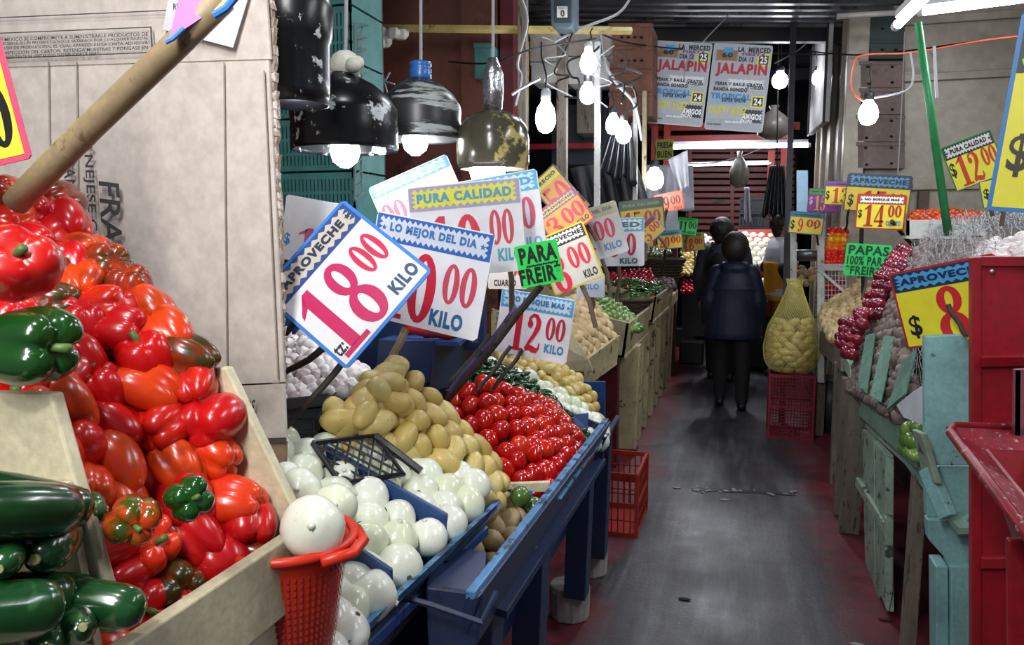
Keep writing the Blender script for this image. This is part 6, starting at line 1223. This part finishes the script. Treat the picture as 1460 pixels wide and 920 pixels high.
def bag(x, y, Y, r, hgt, label):
    p = PY(x, y, Y); m = MB().lathe([(r*.3, 0), (r*.9, hgt*.12), (r, hgt*.45), (r*.7, hgt*.7), (r*.2, hgt*.88), (r*.3, hgt)], p-Vector((0, 0, hgt*.5)), 16, wob=.05); return solo('plastic_bag', m, plain('smoky_bag', '#7c7670', .35, var=.3, bump=.4), label, 'bag', smooth=True)
bag(1054, 242, 9.5, .11, .42, 'smoky plastic bag hanging below the long tube'); bag(1103, 175, 9.0, .18, .36, 'big smoky plastic bag hanging below the right poster')
# far stall with white onions
fs_ = thing('far_stall', 'far stall with red fronted steps carrying white onions', 'stall', (0, 10, 0))
part('front_board', MB().slab(R((1056, 377, 9.9), (1100, 377, 9.9), (1100, 393, 9.9), (1056, 393, 9.9)), (0, -1, 0), .03), RB, fs_)
part('front_board', MB().slab(R((1056, 430, 9.5), (1102, 430, 9.5), (1102, 450, 9.5), (1056, 450, 9.5)), (0, -1, 0), .03), RB, fs_)
part('step_board', MB().slab([PY(1050, 378, 9.95), PY(1102, 378, 9.95), PY(1102, 378, 9.95)+Vector((0, .55, .44)), PY(1050, 378, 9.95)+Vector((0, .55, .44))], (0, -1, 1), .03), RB, fs_)
part('step_board', MB().slab([PY(1050, 430, 9.55), PY(1102, 430, 9.55), PY(1102, 396, 9.9), PY(1050, 396, 9.9)], (0, -1, 1), .03), RB, fs_)
part('base', MB().slab(R((1050, 450, 9.6), (1104, 450, 9.6), (1104, 520, 9.6), (1050, 520, 9.6)), (0, -1, 0), .5), BLK, fs_)
heap('onion_far', [R((1060, 374, 9.9), (1099, 374, 9.9)), R((1062, 332, 10.4), (1099, 334, 10.4))], .105, 'round white onion stacked on the upper step of the far stall', 'onion', 'white onions on the upper far step', 1, .04, 'rand', 1.0, .04, 81)
heap('onion_far', [R((1076, 428, 9.5), (1100, 428, 9.5)), R((1076, 398, 9.8), (1100, 398, 9.8))], .10, 'white onion on the lower step of the far stall', 'onion', 'white onions on the lower far step', 1, .05, 'rand', .95, .05, 82)
fl = thing('far_left_stall', 'dark far stall at the left behind the woman, stepped boards', 'stall', (-.6, 9.8, 0))
part('step_board', MB().slab(R((968, 393, 9.5), (1006, 393, 9.5), (1008, 355, 9.9), (970, 355, 9.9)), (0, -1, 1), .02), BLK, fl)
part('tray_board', MB().slab(R((970, 416, 9.3), (1008, 416, 9.3), (1008, 392, 9.6), (970, 392, 9.6)), (0, -1, 1), .02), BLK, fl)
part('base', MB().slab(R((972, 417, 9.35), (1010, 417, 9.35), (1010, 480, 9.35), (972, 480, 9.35)), (0, -1, 0), .5), BLK, fl)
heap('poty', [R((973, 388, 9.4), (1003, 388, 9.4)), R((973, 359, 9.8), (1003, 359, 9.8))], .065, 'pale round potato in the far left stall', 'potato', 'pale potatoes in the far left stall', 1, .05, 'rand', .95, .08, 83)
heap('radish', [R((974, 414, 9.2), (1006, 414, 9.2)), R((974, 397, 9.5), (1006, 397, 9.5))], .06, 'small red tomato in the far left stall', 'tomato', 'red tomatoes in the far left stall', 1, .1, 'rand', .9, .1, 84)
heap('garlic', [R((992, 346, 10.0), (1014, 344, 10.0)), R((992, 332, 10.2), (1008, 332, 10.2))], .07, 'white garlic bulb at the top of the far left stall', 'garlic', 'white garlic in the far left stall', 1, .1, 'rand', .9, .1, 85)
for i, (x, y, Y, l) in enumerate(((975, 470, 9.0, 'black crate on the floor at the far left, nearest the woman'), (985, 495, 8.9, 'dark bag on the floor left of the woman'))):
    p = PZ(x, y+25, 0); solo('dark_crate', MB().span((p.x-.15, p.y, 0), (p.x+.15, p.y+.3, .28)), BLK, l, 'crate', bevel=.02)
# ---------------------------------------------------------------- people
SKIN = plain('skin', '#9c6b52', .5, var=.06); HAIR = plain('dark_hair', '#2a1d18', .55, var=.3, scale=60, bump=.8)
def limb(m, pts, rad, seg=14):
    P = []; Rr = []
    for i in range(len(pts)-1):
        a, b = Vector(pts[i]), Vector(pts[i+1])
        for t in (0, .33, .66): P.append(a.lerp(b, t)); Rr.append(rad[i]+(rad[i+1]-rad[i])*t)
    P.append(Vector(pts[-1])); Rr.append(rad[-1]); m.tube(P, Rr, seg)
    for i in (0, len(pts)-1): m.ell(pts[i], (rad[i],)*3, 10, 8)
def oval(m, rl, seg=24): m.rings([[Vector((cx+rx*math.cos(2*math.pi*k/seg), cy+ry*math.sin(2*math.pi*k/seg), z)) for k in range(seg)] for cx, cy, z, rx, ry in rl], seg)
def finish(name, m, mat, parent, vox, sm=6):
    me = m.mesh(name, mat, True); o = bpy.data.objects.new(name, me); COL.objects.link(o)
    r = o.modifiers.new('r', 'REMESH'); r.mode = 'VOXEL'; r.voxel_size = vox; s = o.modifiers.new('s', 'SMOOTH'); s.iterations = sm; s.factor = .6
    dg = bpy.context.evaluated_depsgraph_get(); me2 = bpy.data.meshes.new_from_object(o.evaluated_get(dg)); me2.materials.clear(); me2.materials.append(mat)
    me2.polygons.foreach_set('use_smooth', [True]*len(me2.polygons)); bpy.data.objects.remove(o); o = bpy.data.objects.new(name, me2); COL.objects.link(o); o.parent = parent; return o
def hand(m, wr, d, th):
    """wr wrist, d direction along the fingers, th direction of the thumb"""
    d = Vector(d).normalized(); th = (Vector(th)-d*Vector(th).dot(d)).normalized(); n = d.cross(th)
    limb(m, [wr, wr+d*.05, wr+d*.09], [.026, .030, .026]); m.ell(wr+d*.06, (.034, .034, .045), 10, 8)
    for i, L in enumerate((.07, .08, .075, .06)):
        b = wr+d*.085+th*(.027-i*.018); limb(m, [b, b+d*L*.5+n*.006, b+d*L*.85+n*.022], [.0095, .0088, .0075], 8)
    b = wr+d*.03+th*.026; limb(m, [b, b+th*.022+d*.03, b+th*.026+d*.06+n*.01], [.012, .011, .009], 8)
def person(label, loc, yaw, H, hair, top, legs, shoes, headyaw=0, armL=None, armR=None, coat=1.0, coatlen=.82, stride=.08, extra=None, hood=False, bulk=1.0, topname='jacket', slope=False):
    o = thing('person', label, 'person', (0, 0, 0)); s = H/1.7
    # skin body
    m = MB(); HZ = 1.57
    q = Matrix.Rotation(headyaw, 3, 'Z')
    m.ell((0, 0, HZ+.01), (.075, .09, .115), 18, 14); m.ell((0, .015, HZ-.05), (.058, .07, .07), 14, 10)
    def hp(x, y, z): return q @ Vector((x, y, 0))+Vector((0, 0, z))
    limb(m, [hp(0, .088, HZ+.012), hp(0, .108, HZ-.022)], [.010, .015], 8); m.ell(hp(0, .088, HZ-.058), (.026, .012, .010), 8, 6); m.ell(hp(0, .078, HZ-.095), (.028, .02, .02), 8, 6)
    for sx in (-1, 1): m.ell(hp(sx*.079, -.005, HZ-.005), (.010, .02, .032), 8, 6); m.ell(hp(sx*.032, .08, HZ+.028), (.018, .012, .008), 8, 6)
    limb(m, [(0, -.01, 1.36), (0, 0, HZ-.05)], [.06, .052]); oval(m, [(0, 0, .86, .15, .10), (0, 0, .95, .165, .11), (0, 0, 1.10, .14, .095), (0, 0, 1.28, .17, .11), (0, 0, 1.38, .15, .09), (0, 0, 1.43, .07, .06)])
    aL = armL or [(-.185, 0, 1.37), (-.25, -.03, 1.10), (-.24, .06, .86)]; aR = armR or [(.185, 0, 1.37), (.25, -.03, 1.10), (.24, .06, .86)]
    for A, sx in ((aL, 1), (aR, -1)):
        limb(m, A, [.05, .04, .026]); d = (Vector(A[2])-Vector(A[1])).normalized(); hand(m, Vector(A[2]), d, Vector((sx*.2, 1, 0)))
    fy = stride
    for sx, f in ((-1, fy), (1, -fy)):
        limb(m, [(sx*.09, 0, .88), (sx*.10, f*.5+.02, .47), (sx*.10, f, .08)], [.09, .06, .038]); limb(m, [(sx*.10, f-.03, .045), (sx*.11, f+.12, .035)], [.035, .028])
    finish('body', m, SKIN, o, .008, 3)
    # eyes
    for sx in (-1, 1):
        e = MB().ell(hp(sx*.032, .086, HZ+.016), (.011, .008, .006), 8, 6); x = part('eye', e, plain('eye_dark', '#14100e', .2), None, True); x.parent = o
    # hair
    m = MB(); c = hp(0, -.03, HZ+.035)
    m.ell(c, (.098*hair, .11*hair, .115*hair), 20, 14, q); rd = random.Random(int(loc[0]*100))
    for _ in range(26):
        v = Vector((rd.gauss(0, 1), rd.gauss(0, 1)-.5, rd.gauss(0, 1)+.3)).normalized(); m.ell(c+q @ Vector((v.x*.078, min(v.y, .15)*.085, v.z*.085))*hair, (.034, .034, .034), 8, 6)
    m.ell(hp(0, -.05, HZ-.045), (.075*hair, .06*hair, .08), 12, 8, q); finish('hair', m, HAIR, o, .009, 2)
    # legs and shoes
    m = MB()
    for sx, f in ((-1, fy), (1, -fy)): limb(m, [(sx*.09, 0, .88), (sx*.105, f*.5+.02, .47), (sx*.105, f, .10)], [.115*bulk, .082, .062])
    oval(m, [(0, 0, .78, .16*bulk, .12), (0, 0, .9, .18*bulk, .13), (0, 0, 1.0, .165*bulk, .12)]); finish('trousers', m, legs, o, .012, 5)
    for sx, f in ((-1, fy), (1, -fy)):
        m = MB(); limb(m, [(sx*.105, f-.05, .045), (sx*.11, f+.06, .042), (sx*.12, f+.15, .034)], [.044, .045, .036]); m.ell((sx*.105, f-.01, .08), (.05, .055, .05), 10, 8); finish('shoe', m, shoes, o, .009, 3)
    # jacket
    m = MB(); c = coat; z0 = coatlen
    oval(m, [(0, 0, z0, .205*c, .155*c), (0, 0, z0+.04, .215*c, .165*c), (0, 0, z0+.2, .205*c, .155*c), (0, 0, 1.12, .195*c, .15*c), (0, -.01, 1.25, .21*c, .155*c), (0, -.01, 1.34, .205*c, .145*c), (0, -.01, 1.41, .15*c, .115*c), (0, -.005, 1.455, .085*c, .085*c)])
    if slope: m = MB(); oval(m, [(0, 0, z0, .225*c, .165*c), (0, 0, z0+.06, .24*c, .175*c), (0, 0, z0+.25, .225*c, .165*c), (0, 0, 1.10, .20*c, .155*c), (0, -.01, 1.24, .185*c, .15*c), (0, -.01, 1.34, .155*c, .13*c), (0, -.01, 1.42, .10*c, .10*c), (0, -.005, 1.46, .085*c, .085*c)])
    for A in (aL, aR):
        A = [Vector(v) for v in A]; e = A[1].lerp(A[2], .88); limb(m, [A[0], A[0].lerp(A[1], .5), A[1], A[1].lerp(e, .5), e], [.085*c, .078*c, .07*c, .064*c, .052*c])
    for z in (z0+.1, z0+.24, 1.20): m.tube([(.206*c*math.cos(a*math.pi/12), .156*c*math.sin(a*math.pi/12), z) for a in range(25)], .010, 6, False)
    if hood: m.ell((0, -.09, 1.40), (.13, .085, .075), 14, 10); m.tube([(-.11, -.02, 1.44), (-.09, -.12, 1.42), (0, -.155, 1.40), (.09, -.12, 1.42), (.11, -.02, 1.44)], .028, 8)
    finish(topname, m, top, o, .012, 4)
    if extra: extra(o, c)
    o.location = loc; o.rotation_euler = (0, 0, yaw); o.scale = (s, s, s); return o
NAVY = plain('navy_quilt', '#141d38', .6, var=.25, scale=8); BLACKT = plain('black_cloth', '#0c0d11', .8, var=.2)
person('woman seen from behind in a dark navy padded jacket walking down the aisle', (-.07, 7.45, 0), .02, 1.60, 1.36, NAVY, BLACKT, plain('black_shoe', '#0a0a0c', .5), 0, coat=1.16, coatlen=.70, stride=.10, hood=True, armL=[(-.15, 0, 1.34), (-.235, -.02, 1.08), (-.25, .06, .84)], armR=[(.15, 0, 1.34), (.235, -.02, 1.08), (.25, .06, .84)], slope=True)
def pack(o, c):
    m = MB(); oval(m, [(.03, -.22, .98, .13, .07), (.03, -.23, 1.1, .15, .09), (.03, -.22, 1.28, .14, .08), (.03, -.2, 1.36, .10, .05)]); finish('backpack', m, plain('grey_backpack', '#1c2028', .7), o, .012, 4)
    for sx in (-1, 1): m = MB().tube([(sx*.10, -.16, 1.38), (sx*.12, -.02, 1.46), (sx*.13, .12, 1.36), (sx*.13, .15, 1.2)], .018, 8); finish('strap', m, plain('grey_backpack', '#2c3038'), o, .010, 2)
person('dark haired person with a backpack half hidden behind the woman, head turned right', (-.20, 8.9, 0), -.1, 1.79, 1.15, plain('charcoal_coat', '#343a46', .7), BLACKT, plain('black_shoe', '#0a0a0c'), -1.35, coat=1.05, extra=pack)
YJ = plain('yellow_jacket', '#e0a020', .5); WJ = plain('white_jacket', '#c9cfd6', .5)
def vest(o, c):
    m = MB(); oval(m, [(0, 0, .80, .212*c, .163*c), (0, 0, 1.02, .212*c, .165*c), (0, -.01, 1.2, .21*c, .166*c)]); x = finish('yellow_panel', m, YJ, o, .012, 2)
    for A in (((-.25, -.05, 1.14), (-.22, .10, .93)), ((.25, -.05, 1.14), (.24, .06, .93))):
        m = MB(); limb(m, [A[0], A[1]], [.083, .068]); finish('navy_sleeve', m, NAVY, o, .012, 2)
person('market vendor in a white, yellow and navy jacket half hidden by the steel post', (.41, 9.0, .06), -1.25, 1.80, .98, WJ, plain('ochre_trousers', '#a8741c', .7), BLACKT, -.2, armL=[(-.185, 0, 1.37), (-.25, -.05, 1.12), (-.19, .14, .90)], coat=1.0, extra=vest)
# pieces buried so deep in their heap that nothing of them shows, even from a step to the side, are left out
BURIED = """2+2 68+5 74 79+18 100+2 103+19 135 138+15 175+2 178+9 189+2 197 199+3 203+2 206+2 209+6 221+2 230 258+8 267 269+7 278+6 285 288+5 294 296+4 310 314+7 323 327 343 349 356 369 376 382 387 389 394 401 411 454 475 486+12 499 501+9 511+7 519 522+6 532+6 539+10 550+12 563+2 573 579 584+2 590 595 601+2 606+2 612 617+2 623+2 628+3 633+3 638+4 644+4 649+5 655+3 660+4 665+3 669+5 676+2 681+3 687+4 694 696+5 702+120 823 826 830 835 839+2 849 857+3 866+2 874 908 960 972+3 982+2 990+2 999 1007 1016 1025 1034 1069 1079+4 1090+3 1100+3 1111 1121 1132 1136 1140 1142 1144+3 1150 1153+3 1157 1159+3 1164 1166+5 1172 1174 1177 1179 1181+2 1184+2 1188 1190 1192 1195+3 1206+2 1216+3 1220 1222 1228 1307 1310 1313 1319 1321+3 1325+2 1328 1332 1339+5 1346+3 1353+2 1356+3 1369 1372+5 1379+2 1382 1387 1389+3 1395 1397+3 1403 1420 1465 1477 1486 1495 1498 1509 1521 1534 1540 1543 1546 1560 1567 1569 1571+3 1576+12 1589+3 1594+29 1624+10 1635+2 1638 1658+10 1691 1725 1734 1742+2 1745+4 1752+3 1759 1763 1765+2 1768 1780 1783 1790 1806+2 1809 1812 1814 1817 1821+2 1825+2 1830+2 1835 1839+2 1843+2 1848+2 1853 1857+2 1862+2 1866+2 1871+2 1875+2 1880 1883+2 1888+2"""
if len(HEAPED) == 1902:
    for _t in BURIED.split():
        _a, _, _b = _t.partition('+')
        for _i in range(int(_a), int(_a)+int(_b or 1)):
            _o = HEAPED[_i][0]
            for _c in list(_o.children): bpy.data.objects.remove(_c)
            bpy.data.objects.remove(_o)
